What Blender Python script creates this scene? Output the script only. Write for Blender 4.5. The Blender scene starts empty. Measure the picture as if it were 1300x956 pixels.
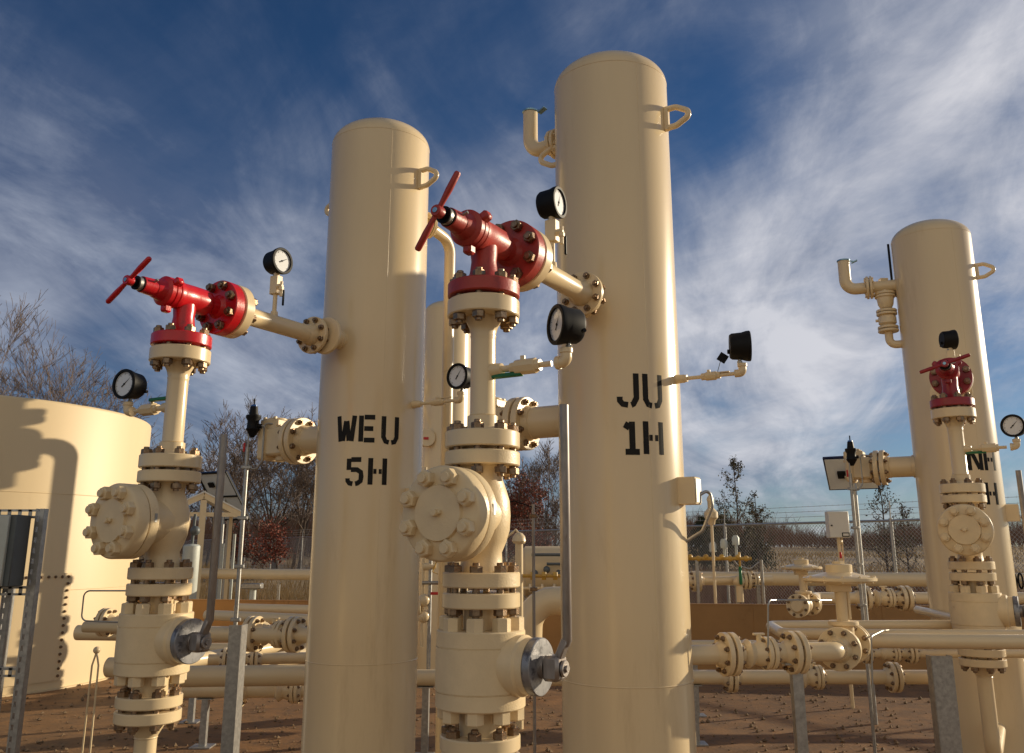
import bpy, math, random
from mathutils import Vector, Matrix, Quaternion
R = math.radians
V = Vector
random.seed(7)
SC = bpy.context.scene
COL = SC.collection

# ------------------------------------------------------------------ camera
F = 1106.0; TILT = R(13.4); CAMZ = 1.5
cd = bpy.data.cameras.new('camera'); cam = bpy.data.objects.new('camera', cd); COL.objects.link(cam)
cam.location = (0, 0, CAMZ); cam.rotation_euler = (R(90) + TILT, 0, 0)
cd.sensor_width = 36; cd.lens = 36 * F / 1300; cd.shift_y = -45 / 1300
cd.clip_start = 0.05; cd.clip_end = 3000
SC.camera = cam

# ------------------------------------------------------------------ sun
SUN_AZ, SUN_EL = R(65), R(13.45)          # azimuth from +Y towards +X
sd = V((math.sin(SUN_AZ) * math.cos(SUN_EL), math.cos(SUN_AZ) * math.cos(SUN_EL), math.sin(SUN_EL)))
sl = bpy.data.lights.new('sun', 'SUN'); sun = bpy.data.objects.new('sun', sl); COL.objects.link(sun)
sl.energy = 3.85; sl.angle = R(0.5); sl.color = (1.0, 0.84, 0.60)
sun.rotation_euler = sd.to_track_quat('Z', 'Y').to_euler(); sun.location = (8, 4, 12)
SC.view_settings.view_transform = 'Standard'; SC.view_settings.look = 'None'
SC.view_settings.exposure = 0.40; SC.view_settings.gamma = 1.0; SC.view_settings.use_curve_mapping = False
SC.cycles.max_bounces = 6
SC.cycles.use_denoising = True

# ------------------------------------------------------------------ world
W = bpy.data.worlds.new('World'); SC.world = W; W.use_nodes = True
def build_world():
    nt = W.node_tree; nt.nodes.clear(); N = nt.nodes.new; L = nt.links.new
    def val(x):
        return x
    def m(op, a, b=None, c=None, clamp=False):
        n = N('ShaderNodeMath'); n.operation = op; n.use_clamp = clamp
        for i, x in enumerate((a, b, c)):
            if x is None: continue
            if isinstance(x, (int, float)): n.inputs[i].default_value = x
            else: L(x, n.inputs[i])
        return n.outputs[0]
    def mix(f, a, b):
        n = N('ShaderNodeMix'); n.data_type = 'RGBA'
        for i, x in ((0, f), (6, a), (7, b)):
            if isinstance(x, (int, float)): n.inputs[i].default_value = x
            elif isinstance(x, tuple): n.inputs[i].default_value = (*x, 1)
            else: L(x, n.inputs[i])
        return n.outputs[2]
    out = N('ShaderNodeOutputWorld'); bg = N('ShaderNodeBackground'); L(bg.outputs[0], out.inputs[0])
    sky = N('ShaderNodeTexSky'); sky.sky_type = 'NISHITA'; sky.sun_disc = False
    sky.sun_elevation = SUN_EL; sky.sun_rotation = SUN_AZ
    sky.air_density = 1.0; sky.dust_density = 0.3; sky.ozone_density = 3.0
    tc = N('ShaderNodeTexCoord'); D = tc.outputs['Generated']
    sp = N('ShaderNodeSeparateXYZ'); L(D, sp.inputs[0]); dx, dy, dz = sp.outputs
    # deep polarised blue
    k = N('ShaderNodeMix'); k.data_type = 'RGBA'; k.blend_type = 'MULTIPLY'; k.inputs[0].default_value = 1
    L(sky.outputs[0], k.inputs[6])
    hz = m('POWER', m('SUBTRACT', 1.0, m('MAXIMUM', dz, 0.0)), 4.0, clamp=True)
    L(mix(hz, (0.36, 0.57, 0.80), (0.72, 0.86, 1.08)), k.inputs[7])
    blue = k.outputs[2]
    # cirrus: direction projected on a flat cloud layer
    den = m('ADD', m('MAXIMUM', dz, 0.0), 0.24)
    cx = m('DIVIDE', dx, den); cy = m('DIVIDE', dy, den)
    def noise(sx, sy, ang, scale, det, rough, dist, off=0.0):
        ca, sa = math.cos(R(ang)), math.sin(R(ang))
        a = m('ADD', m('MULTIPLY', cx, ca * sx), m('MULTIPLY', cy, sa * sx))
        b = m('ADD', m('MULTIPLY', cx, -sa * sy), m('MULTIPLY', cy, ca * sy))
        cb = N('ShaderNodeCombineXYZ'); L(a, cb.inputs[0]); L(b, cb.inputs[1]); cb.inputs[2].default_value = off
        n = N('ShaderNodeTexNoise'); L(cb.outputs[0], n.inputs['Vector'])
        n.inputs['Scale'].default_value = scale; n.inputs['Detail'].default_value = det
        n.inputs['Roughness'].default_value = rough; n.inputs['Distortion'].default_value = dist
        return n.outputs[0]
    big = noise(1.5, .9, -12, 1.2, 5, .55, .8, 3.1)
    streak = noise(1.7, .75, -10, 1.8, 10, .60, 1.0, 7.7)
    fine = noise(1.8, .8, 40, 4.0, 9, .64, .6, 1.3)
    tone = noise(1.7, .7, -14, 2.0, 8, .62, .7, 11.3)
    puff = noise(1.1, 1, 10, 3.2, 8, .60, .4, 5.5)
    d = m('ADD', m('ADD', m('MULTIPLY', big, .42), m('MULTIPLY', puff, .22)), m('ADD', m('MULTIPLY', streak, .42), m('MULTIPLY', fine, .22)))
    # broad banks of cloud and clear gaps, as directions in the sky
    def lobe(px, py, w, amp):
        u = (px - 650) / F; v = (433 - py) / F
        t = V((u, math.cos(TILT) - v * math.sin(TILT), math.sin(TILT) + v * math.cos(TILT))).normalized()
        dn = N('ShaderNodeVectorMath'); dn.operation = 'DOT_PRODUCT'; L(D, dn.inputs[0]); dn.inputs[1].default_value = t
        kk = 2.0 / (w / F) ** 2 / 2
        return m('MULTIPLY', m('EXPONENT', m('MULTIPLY', m('SUBTRACT', dn.outputs['Value'], 1.0), kk)), amp)
    for a in LOBES:
        d = m('ADD', d, lobe(*a))
    cov = N('ShaderNodeMapRange'); cov.interpolation_type = 'SMOOTHSTEP'
    L(d, cov.inputs[0]); cov.inputs[1].default_value = COV[0]; cov.inputs[2].default_value = COV[1]
    c2 = N('ShaderNodeMapRange'); L(m('ADD', d, m('MULTIPLY', m('SUBTRACT', tone, .5), 1.5)), c2.inputs[0]); c2.inputs[1].default_value = .60; c2.inputs[2].default_value = 1.15
    # clouds are warmer and brighter towards the sun
    sdn = N('ShaderNodeVectorMath'); sdn.operation = 'DOT_PRODUCT'; L(D, sdn.inputs[0]); sdn.inputs[1].default_value = sd
    sunny = N('ShaderNodeMapRange'); L(sdn.outputs['Value'], sunny.inputs[0]); sunny.inputs[1].default_value = 0.1; sunny.inputs[2].default_value = .95
    lo = mix(sunny.outputs[0], (.085, .11, .18), (.25, .275, .34))
    hi = mix(sunny.outputs[0], (.30, .33, .40), (.60, .59, .61))
    cc = mix(c2.outputs[0], lo, hi)
    sc = N('ShaderNodeMix'); sc.data_type = 'RGBA'; sc.blend_type = 'MULTIPLY'; sc.inputs[0].default_value = 1
    L(blue, sc.inputs[6]); sc.inputs[7].default_value = (SKY_K, SKY_K, SKY_K, 1)
    # unseen warm cloud deck added behind the camera to lift the ambient light
    fc = m('MULTIPLY', cov.outputs[0], .93)
    back = N('ShaderNodeMapRange'); L(dy, back.inputs[0]); back.inputs[1].default_value = -.1; back.inputs[2].default_value = -.7
    fc = m('MAXIMUM', fc, m('MULTIPLY', back.outputs[0], BACK_FILL))
    cc = mix(back.outputs[0], cc, (.56, .51, .42))
    res = mix(fc, sc.outputs[2], cc)
    # strength 0.1 on a colour ten times as large: the cloud tones are given in display units
    up = N('ShaderNodeMix'); up.data_type = 'RGBA'; up.blend_type = 'MULTIPLY'; up.inputs[0].default_value = 1
    L(res, up.inputs[6]); up.inputs[7].default_value = (10, 10, 10, 1)
    L(up.outputs[2], bg.inputs[0]); bg.inputs[1].default_value = 0.1
SKY_K = 0.058
BACK_FILL = 0.72
COV = (.44, .98)
LOBES = [(1200, 230, 230, .11), (1000, 400, 150, .09), (80, 170, 110, .10), (320, 260, 130, .08), (330, 420, 90, .12), (10, 350, 65, .30), (240, 480, 130, .16), (960, 550, 105, .25),
         (140, 425, 55, -.16), (580, 40, 220, -.12), (250, 30, 160, -.08), (250, 150, 60, -.06), (900, 120, 75, -.14), (640, 260, 50, .30), (640, 130, 90, -.08),
         (1060, 615, 70, -.16), (930, 655, 50, -.12), (920, 500, 40, -.14), (1280, 500, 70, -.12), (700, 470, 110, .22), (330, 520, 60, .10), (1260, 60, 180, .07), (830, 420, 60, .12), (1050, 150, 80, -.04)]
build_world()

# ------------------------------------------------------------------ materials
def mat(name, col, rough=.5, metal=0.0, var=.08, vscale=6.0, bump=0.0, bscale=40.0, rvar=.0, coat=0.0, spots=None, stretch=None):
    m_ = bpy.data.materials.new(name); m_.use_nodes = True; nt = m_.node_tree
    b = nt.nodes['Principled BSDF']; N = nt.nodes.new; L = nt.links.new
    b.inputs['Roughness'].default_value = rough; b.inputs['Metallic'].default_value = metal
    if 'black' in name: b.inputs['Specular IOR Level'].default_value = .22
    b.inputs['Coat Weight'].default_value = coat; b.inputs['Coat Roughness'].default_value = .15
    tc = N('ShaderNodeTexCoord'); vec = tc.outputs['Object']
    if stretch:
        mp = N('ShaderNodeMapping'); mp.inputs['Scale'].default_value = stretch; L(vec, mp.inputs[0]); vec = mp.outputs[0]
    n = N('ShaderNodeTexNoise'); n.inputs['Scale'].default_value = vscale; n.inputs['Detail'].default_value = 6; n.inputs['Roughness'].default_value = .6
    L(vec, n.inputs['Vector'])
    r = N('ShaderNodeMapRange'); L(n.outputs[0], r.inputs[0]); r.inputs[1].default_value = .3; r.inputs[2].default_value = .7
    mx = N('ShaderNodeMix'); mx.data_type = 'RGBA'; L(r.outputs[0], mx.inputs[0])
    mx.inputs[6].default_value = (*[c * (1 - var) for c in col], 1); mx.inputs[7].default_value = (*[min(1, c * (1 + var)) for c in col], 1)
    o = mx.outputs[2]
    if spots:
        scol, sscale, lo, hi = spots
        n2 = N('ShaderNodeTexNoise'); n2.inputs['Scale'].default_value = sscale; n2.inputs['Detail'].default_value = 8; n2.inputs['Roughness'].default_value = .7
        L(vec, n2.inputs['Vector'])
        r2 = N('ShaderNodeMapRange'); L(n2.outputs[0], r2.inputs[0]); r2.inputs[1].default_value = lo; r2.inputs[2].default_value = hi
        m2 = N('ShaderNodeMix'); m2.data_type = 'RGBA'; L(r2.outputs[0], m2.inputs[0]); L(o, m2.inputs[6]); m2.inputs[7].default_value = (*scol, 1)
        o = m2.outputs[2]
    L(o, b.inputs['Base Color'])
    if rvar:
        r3 = N('ShaderNodeMapRange'); L(n.outputs[0], r3.inputs[0]); r3.inputs[3].default_value = rough - rvar; r3.inputs[4].default_value = rough + rvar
        L(r3.outputs[0], b.inputs['Roughness'])
    if bump:
        n3 = N('ShaderNodeTexNoise'); n3.inputs['Scale'].default_value = bscale; n3.inputs['Detail'].default_value = 4; L(vec, n3.inputs['Vector'])
        bp = N('ShaderNodeBump'); bp.inputs['Strength'].default_value = bump; bp.inputs['Distance'].default_value = .004
        L(n3.outputs[0], bp.inputs['Height']); L(bp.outputs[0], b.inputs['Normal'])
    return m_
CREAMC = (.75, .595, .365)
M = dict(
    cream=mat('cream_paint', CREAMC, .30, var=.035, vscale=3, bump=.05, bscale=60, rvar=.06, coat=.12, spots=((.42, .28, .15), 5, .66, .84)),
    vessel=mat('vessel_paint', CREAMC, .24, var=.06, vscale=2.2, bump=.09, bscale=7, rvar=.05, coat=.2, spots=((.46, .32, .18), 3.4, .57, .95), stretch=(1, 1, .16)),
    tank=mat('tank_paint', (.70, .545, .32), .5, var=.04, vscale=1.2, bump=.05, bscale=3, stretch=(1, 1, .15), spots=((.5, .36, .2), 2.0, .6, .95)),
    cast=mat('cast_cream_paint', CREAMC, .40, var=.06, vscale=12, bump=.22, bscale=140, rvar=.08, spots=((.36, .20, .08), 7, .62, .80)),
    bolt=mat('stud_steel', (.24, .17, .11), .36, .8, var=.4, vscale=60, bump=.2, bscale=300, spots=((.23, .11, .05), 80, .5, .68)),
    red=mat('bright_red_paint', (.56, .007, .013), .33, var=.12, vscale=14, bump=.15, bscale=90, coat=.2, spots=((.22, .01, .015), 18, .6, .8)),
    brick=mat('faded_red_paint', (.38, .038, .028), .42, var=.15, vscale=14, bump=.2, bscale=90, spots=((.15, .02, .03), 16, .58, .8)),
    maroon=mat('maroon_paint', (.30, .014, .024), .38, var=.15, vscale=14, bump=.15, bscale=90, coat=.1),
    black=mat('gauge_black', (.006, .006, .007), .55, var=.2, vscale=20),
    stencil=mat('stencil_black', (.013, .012, .011), .6, var=.3, vscale=25, spots=((.10, .08, .05), 45, .60, .80)),
    dial=mat('dial_white', (.72, .74, .76), .25, var=.02, coat=.6),
    steel=mat('stainless', (.36, .35, .33), .42, .9, var=.1, vscale=30),
    galv=mat('galvanised', (.40, .39, .37), .42, .8, var=.22, vscale=35, bump=.05, bscale=80, spots=((.30, .295, .28), 50, .5, .7)),
    lever=mat('worn_lever_steel', (.32, .29, .27), .45, .75, var=.25, vscale=30, stretch=(1, 1, .3), spots=((.16, .10, .07), 22, .58, .75)),
    plate=mat('stem_plate_steel', (.30, .30, .31), .4, .6, var=.3, vscale=14, spots=((.12, .12, .13), 25, .5, .62)),
    green=mat('green_grip', (.008, .15, .05), .45, var=.15, vscale=30),
    redgrip=mat('red_grip', (.55, .02, .02), .45, var=.1, vscale=30),
    greybox=mat('grey_enclosure', (.10, .115, .12), .5, .1, var=.1, vscale=8),
    greylight=mat('grey_enclosure_light', (.50, .53, .49), .5, .1, var=.08, vscale=8),
    white=mat('white_box', (.72, .70, .64), .45, var=.05, vscale=8),
    panelback=mat('solar_back', (.62, .66, .68), .35, var=.08, vscale=3),
    panelfront=mat('solar_cells', (.01, .015, .05), .12, var=.2, vscale=10, coat=.5),
    rust=mat('containment_coating', (.36, .19, .065), .55, var=.12, vscale=1.8, bump=.12, bscale=12, spots=((.18, .075, .02), 3, .58, .8)),
    liner=mat('containment_floor', (.25, .125, .042), .8, var=.25, vscale=3.5, bump=.9, bscale=45, spots=((.15, .085, .04), 6, .45, .7)),
    blue=mat('blue_cap', (.02, .12, .42), .35, var=.1),
    capblue=mat('rain_cap_metal', (.25, .42, .52), .25, .7, var=.15, vscale=20),
    yellow=mat('yellow_paint', (.55, .33, .06), .4, var=.1, vscale=12),
    wire=mat('fence_wire', (.46, .45, .43), .5, .7, var=.2),
    bark=mat('bark', (.085, .060, .045), .9, var=.3, vscale=3),
    barkl=mat('bark_grey_twigs', (.135, .098, .078), .9, var=.3, vscale=1.5),
    wood=mat('far_wood_twigs', (.19, .115, .08), .95, var=.4, vscale=.15),
    redleaf=mat('russet_leaves', (.20, .045, .022), .75, var=.5, vscale=2),
    evergreen=mat('dark_evergreen', (.035, .042, .02), .8, var=.5, vscale=2),
    oliveleaf=mat('olive_leaves', (.09, .075, .03), .8, var=.5, vscale=3),
    gravel=mat('loose_gravel', (.22, .145, .08), .9, var=.5, vscale=9),
    thicket=mat('dry_thicket', (.17, .085, .055), .95, var=.4, vscale=.6),
    drygrass=mat('dry_grass_blades', (.42, .29, .14), .85, var=.35, vscale=.5),
)
def ground_mat():
    g = mat('dry_field', (.34, .23, .11), .95, var=.35, vscale=.35, bump=.8, bscale=4, spots=((.10, .06, .04), .12, .45, .62))
    return g
M['ground'] = ground_mat()

# ------------------------------------------------------------------ mesh helpers
def frame(ax):
    ax = V(ax).normalized()
    t = V((0, 0, 1)) if abs(ax.z) < .9 else V((1, 0, 0))
    a = t.cross(ax).normalized(); b = ax.cross(a).normalized()
    return ax, a, b
class MB:
    def __init__(s): s.v = []; s.f = []
    def lathe(s, c, ax, prof, seg=32, phase=0.0):
        """prof: list of (h along axis, radius). r=0 at an end closes it with a point."""
        c = V(c); ax, a, b = frame(ax); rings = []
        for h, r in prof:
            if r <= 1e-6:
                s.v.append(tuple(c + ax * h)); rings.append([len(s.v) - 1])
            else:
                i0 = len(s.v)
                for k in range(seg):
                    t = 2 * math.pi * k / seg + phase
                    s.v.append(tuple(c + ax * h + a * (r * math.cos(t)) + b * (r * math.sin(t))))
                rings.append(list(range(i0, i0 + seg)))
        for r0, r1 in zip(rings, rings[1:]):
            if len(r0) == 1 and len(r1) == 1: continue
            for k in range(seg):
                k2 = (k + 1) % seg
                if len(r0) == 1: s.f.append((r0[0], r1[k2], r1[k]))
                elif len(r1) == 1: s.f.append((r0[k], r0[k2], r1[0]))
                else: s.f.append((r0[k], r0[k2], r1[k2], r1[k]))
        return s
    def disc(s, c, ax, r, t, ch=.003, seg=40, phase=0.0):
        return s.lathe(c, ax, [(0, 0), (0, r - ch), (ch, r), (t - ch, r), (t, r - ch), (t, 0)], seg, phase)
    def cyl(s, p0, p1, r, seg=20, ch=0.0):
        p0 = V(p0); p1 = V(p1); L = (p1 - p0).length
        if ch: return s.disc(p0, p1 - p0, r, L, ch, seg)
        return s.lathe(p0, p1 - p0, [(0, 0), (0, r), (L, r), (L, 0)], seg)
    def cone(s, p0, p1, r0, r1, seg=20):
        p0 = V(p0); p1 = V(p1); L = (p1 - p0).length
        return s.lathe(p0, p1 - p0, [(0, 0), (0, r0), (L, r1), (L, 0)], seg)
    def hexa(s, c, ax, r, h, phase=0.0):
        ch = r * .12
        return s.lathe(c, ax, [(0, 0), (0, r), (h - ch, r), (h, r * .86), (h, 0)], 6, phase)
    def ball(s, c, r, seg=20, rings=10, sc=(1, 1, 1)):
        i0 = len(s.v)
        s.lathe((0, 0, 0), (0, 0, 1), [(-r * math.cos(math.pi * k / rings), max(0, r * math.sin(math.pi * k / rings))) for k in range(rings + 1)], seg)
        for i in range(i0, len(s.v)):
            x, y, z = s.v[i]; s.v[i] = (x * sc[0] + c[0], y * sc[1] + c[1], z * sc[2] + c[2])
        return s
    def box(s, c, d, rz=0.0, q=None, ch=0.0):
        x, y, z = d[0] / 2, d[1] / 2, d[2] / 2
        q = q or Quaternion((0, 0, 1), rz); c = V(c)
        if not ch:
            i = len(s.v)
            for p in ((-x, -y, -z), (x, -y, -z), (x, y, -z), (-x, y, -z), (-x, -y, z), (x, -y, z), (x, y, z), (-x, y, z)):
                s.v.append(tuple(c + q @ V(p)))
            for f in ((0, 3, 2, 1), (4, 5, 6, 7), (0, 1, 5, 4), (1, 2, 6, 5), (2, 3, 7, 6), (3, 0, 4, 7)):
                s.f.append(tuple(i + k for k in f))
            return s
        # chamfered box
        idx = {}
        for sx in (-1, 1):
            for sy in (-1, 1):
                for sz in (-1, 1):
                    for a in range(3):
                        e = [x - ch, y - ch, z - ch]; e[a] += ch
                        idx[(sx, sy, sz, a)] = len(s.v)
                        s.v.append(tuple(c + q @ V((sx * e[0], sy * e[1], sz * e[2]))))
        for a in range(3):
            b_, c_ = (a + 1) % 3, (a + 2) % 3
            for sg in (-1, 1):
                def key(p, r_, ax_=a):
                    t = [0, 0, 0]; t[a] = sg; t[b_] = p; t[c_] = r_; return idx[(*t, ax_)]
                fc = [key(-1, -1), key(1, -1), key(1, 1), key(-1, 1)]
                s.f.append(tuple(fc if sg > 0 else fc[::-1]))
            for p in (-1, 1):
                for r_ in (-1, 1):
                    def k2(sa, ax_):
                        t = [0, 0, 0]; t[a] = sa; t[b_] = p; t[c_] = r_; return idx[(*t, ax_)]
                    s.f.append((k2(-1, b_), k2(1, b_), k2(1, c_), k2(-1, c_)))
        for sx in (-1, 1):
            for sy in (-1, 1):
                for sz in (-1, 1):
                    s.f.append(tuple(idx[(sx, sy, sz, a)] for a in range(3)))
        return s
    def tube(s, pts, r, seg=16, fil=0.0, n=7, cap=True, closed=False):
        pts = [V(p) for p in pts]
        if fil and len(pts) > 2:
            o = [pts[0]]
            for a, b, c in zip(pts, pts[1:], pts[2:]):
                d1 = (a - b).normalized(); d2 = (c - b).normalized()
                ang = d1.angle(d2)
                if abs(ang - math.pi) < .05: o.append(b); continue
                t = min(fil / math.tan(ang / 2), (a - b).length * .49, (c - b).length * .49)
                rr = t * math.tan(ang / 2)
                bis = (d1 + d2).normalized(); cc = b + bis * (rr / math.sin(ang / 2))
                s0 = b + d1 * t - cc; s1 = b + d2 * t - cc
                ax = s0.cross(s1).normalized(); th = s0.angle(s1)
                for k in range(n + 1):
                    o.append(cc + Quaternion(ax, th * k / n) @ s0)
            o.append(pts[-1]); pts = o
        rs = r if isinstance(r, (list, tuple)) else [r] * len(pts)
        n_ = len(pts); t0 = (pts[1] - pts[0]).normalized(); _, a, b = frame(t0); prev = t0; rings = []
        for i, p in enumerate(pts):
            if closed: t = (pts[(i + 1) % n_] - pts[i - 1]).normalized()
            elif i == 0: t = t0
            elif i == n_ - 1: t = (pts[i] - pts[i - 1]).normalized()
            else: t = ((pts[i + 1] - p).normalized() + (p - pts[i - 1]).normalized()).normalized()
            q = prev.rotation_difference(t); a = q @ a; b = q @ b; prev = t
            i0 = len(s.v)
            for k in range(seg):
                w = 2 * math.pi * k / seg
                s.v.append(tuple(p + a * (rs[i] * math.cos(w)) + b * (rs[i] * math.sin(w))))
            rings.append(i0)
        rr = list(zip(rings, rings[1:])) + ([(rings[-1], rings[0])] if closed else [])
        for r0, r1 in rr:
            for k in range(seg):
                k2 = (k + 1) % seg; s.f.append((r0 + k, r0 + k2, r1 + k2, r1 + k))
        if cap and not closed:
            s.f.append(tuple(rings[0] + k for k in range(seg))[::-1]); s.f.append(tuple(rings[-1] + k for k in range(seg)))
        return s
    def quad(s, *p):
        i = len(s.v); s.v += [tuple(x) for x in p]; s.f.append(tuple(range(i, i + len(p)))); return s
    def weldring(s, c, ax, R_, r=.003, seg=40):
        c = V(c); ax, a, b = frame(ax)
        return s.tube([c + a * (R_ * math.cos(2 * math.pi * k / seg)) + b * (R_ * math.sin(2 * math.pi * k / seg)) for k in range(seg)], r, 6, closed=True)
    def mesh(s, name, m_, smooth=True, fix=True):
        me = bpy.data.meshes.new(name); me.from_pydata(s.v, [], s.f); me.materials.append(m_)
        if fix:
            import bmesh
            bm = bmesh.new(); bm.from_mesh(me); bmesh.ops.recalc_face_normals(bm, faces=bm.faces); bm.to_mesh(me); bm.free()
        if smooth:
            me.shade_smooth(); me.set_sharp_from_angle(angle=R(38))
        return me
def mk(m_): return M[m_] if isinstance(m_, str) else m_
def part(parent, name, mb, m_, label=None, smooth=True, fix=True):
    o = bpy.data.objects.new(name, mb.mesh(name, mk(m_), smooth, fix)); COL.objects.link(o); o.parent = parent
    if label: o['label'] = label
    return o
def thing(name, label, cat, loc=(0, 0, 0), rz=0.0, group=None):
    o = bpy.data.objects.new(name, None); COL.objects.link(o); o.empty_display_size = .1
    o.location = loc; o.rotation_euler = (0, 0, rz); o['label'] = label; o['category'] = cat
    if group: o['group'] = group
    return o
def single(name, label, cat, mb, m_, group=None, kind=None, loc=None, smooth=True, fix=True):
    if loc is not None: mb.v = [(x - loc[0], y - loc[1], z - loc[2]) for x, y, z in mb.v]
    o = bpy.data.objects.new(name, mb.mesh(name, mk(m_), smooth, fix)); COL.objects.link(o)
    if loc is not None: o.location = loc
    if label: o['label'] = label
    if cat: o['category'] = cat
    if group: o['group'] = group
    if kind: o['kind'] = kind
    return o
def copy_tree(root, loc, rz, label, group=None):
    r = root.copy(); COL.objects.link(r); r.location = loc; r.rotation_euler = (0, 0, rz); r['label'] = label
    if group: r['group'] = group
    for ch in list(root.children):
        c = ch.copy(); COL.objects.link(c); c.parent = r
        for g in ch.children:
            d = g.copy(); COL.objects.link(d); d.parent = c
            for h in g.children:
                e = h.copy(); COL.objects.link(e); e.parent = d
    return r
def remat(root, old, new):
    for ch in root.children_recursive:
        if ch.type == 'MESH' and ch.data.materials[0].name == M[old].name:
            ch.data = ch.data.copy(); ch.data.materials[0] = M[new]
_bc = {}
def bolts(parent, c, ax, rb, n, span, nr, m_='bolt', nh=None, phase=.5, end=.010, one=False, name='bolt', out=None):
    """n stud bolts on a circle; span = distance between the inner nut faces, centred on c."""
    nh = nh or nr * 1.0; key = (round(span, 4), nr, m_, round(nh, 4), end, one)
    if key not in _bc:
        mb = MB(); z = -span / 2
        mb.cyl((0, 0, z - (0 if one else nh + end)), (0, 0, -z + nh + end), nr * .55, 12, .0015)
        mb.hexa((0, 0, -z), (0, 0, 1), nr, nh, .2)
        if not one: mb.hexa((0, 0, z), (0, 0, -1), nr, nh, .5)
        _bc[key] = mb.mesh('bolt', M[m_])
    me = _bc[key]; ax, a, b = frame(ax); c = V(c)
    q0 = V((0, 0, 1)).rotation_difference(ax)
    for k in range(n):
        t = 2 * math.pi * (k + phase) / n
        o = bpy.data.objects.new(name, me); COL.objects.link(o); o.parent = parent
        o.location = c + a * (rb * math.cos(t)) + b * (rb * math.sin(t))
        o.rotation_mode = 'QUATERNION'; o.rotation_quaternion = q0 @ Quaternion((0, 0, 1), random.uniform(0, 1))
def flange(mb, c, ax, r, t, hub_r=None, pipe_r=None, hub_len=.05):
    """flange disc starting at c along ax, then a tapering weld neck down to the pipe"""
    mb.disc(c, ax, r, t, .004, 48)
    if hub_r:
        c2 = V(c) + V(ax).normalized() * (t - .001)
        mb.lathe(c2, ax, [(0, 0), (0, hub_r), (hub_len * .3, hub_r * .92), (hub_len, pipe_r * 1.02), (hub_len + .004, pipe_r * 1.06), (hub_len + .008, pipe_r), (hub_len + .008, 0)], 32)
    return mb
def at(px, py, Y):
    u = (px - 650) / F; v = (433 - py) / F; k = Y / (math.cos(TILT) - v * math.sin(TILT))
    return V((u * k, Y, CAMZ + k * (math.sin(TILT) + v * math.cos(TILT))))
ROT = R(-30)
XA = V((math.cos(ROT), math.sin(ROT), 0)); YA = V((-math.sin(ROT), math.cos(ROT), 0))
def loc2w(base, x, y, z): return V(base) + XA * x + YA * y + V((0, 0, z))

# ------------------------------------------------------------------ setting: ground, containment floor
def sheet(name, x0, x1, y0, y1, z, m_, nx=1, ny=1, amp=0.0, seed=0, x=None):
    mb = MB(); random.seed(seed)
    for j in range(ny + 1):
        for i in range(nx + 1):
            X = x0 + (x1 - x0) * i / nx; Y = y0 + (y1 - y0) * j / ny
            mb.v.append((X, Y, z + (x(X, Y) if x else 0)))
    for j in range(ny):
        for i in range(nx):
            a = j * (nx + 1) + i; mb.f.append((a, a + 1, a + nx + 2, a + nx + 1))
    o = single(name, None, None, mb, m_, kind='structure', fix=False); return o
def rise(Y): return .024 * max(0, min(Y, 96) - 28)
def relief(X, Y):
    d = max(0, Y - 26)
    return rise(Y) + .12 * math.sin(X * .13 + 1) * min(1, d / 30) + .10 * math.sin(Y * .21 + X * .05) * min(1, d / 30)
sheet('ground', -900, 900, -300, 1500, 0, 'ground', 1, 1)
sheet('field', -170, 200, 26, 180, .03, 'ground', 60, 40, x=relief)
def wall_y(X): return 12.05 - .143 * X
_WY = [(-10.2, wall_y(-10.2)), (12.0, wall_y(12.0))]
mb = MB(); mb.quad((-10.2, 1.0, .004), (12, 1.0, .004), (12, wall_y(12), .004), (-10.2, wall_y(-10.2), .004))
single('containment_floor', None, None, mb, 'liner', kind='structure', fix=False)
def stones():
    rng = random.Random(31); mb = MB()
    for k in range(5200):
        y = 5.2 + 7.0 * rng.random() ** 1.3; x = rng.uniform(-.66, .72) * y
        if y > wall_y(x) - .05: continue
        r = rng.choice((.006, .008, .010, .014, .020)) * rng.uniform(.7, 1.3); c = V((x, y, .004 + r * .35)); i = len(mb.v)
        for d in ((1, 0, 0), (-1, 0, 0), (0, 1, 0), (0, -1, 0), (0, 0, .8), (0, 0, -.5)):
            mb.v.append(tuple(c + V(d) * r * rng.uniform(.7, 1.25)))
        for f in ((0, 2, 4), (2, 1, 4), (1, 3, 4), (3, 0, 4), (2, 0, 5), (1, 2, 5), (3, 1, 5), (0, 3, 5)): mb.f.append(tuple(i + q for q in f))
    single('gravel', 'loose gravel scattered on the brown floor', 'gravel', mb, 'gravel', kind='stuff', smooth=False, fix=False)
stones()
# ------------------------------------------------------------------ containment wall
def wall():
    t = thing('containment_wall', 'low brown steel containment wall behind the pipework', 'wall', (0, wall_y(0), 0))
    d = V((1, -.143, 0)).normalized(); ang = math.atan2(d.y, d.x); rel = V((0, -wall_y(0), 0))
    L = 22.2 / d.x; mid = V((.9, wall_y(.9), 0)) + rel
    p = MB().box(mid + V((0, .004, .40)), (L, .008, .80), ang); part(t, 'wall_panel', p, 'rust')
    p = MB().box(mid + V((0, .03, .803)), (L, .07, .014), ang); part(t, 'top_rail', p, 'rust')
    for k in range(14):
        X = -9.3 + k * 1.55; p = MB().box(V((X, wall_y(X) - .004, .40)) + rel, (.045, .008, .785), ang); part(t, 'joint_strip', p, 'rust')
    for k in range(8):
        X = -9 + k * 2.9
        p = MB().box(V((X, wall_y(X) + .055, .39)) + rel, (.06, .09, .78), ang); part(t, 'stiffener', p, 'rust')
wall()

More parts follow.
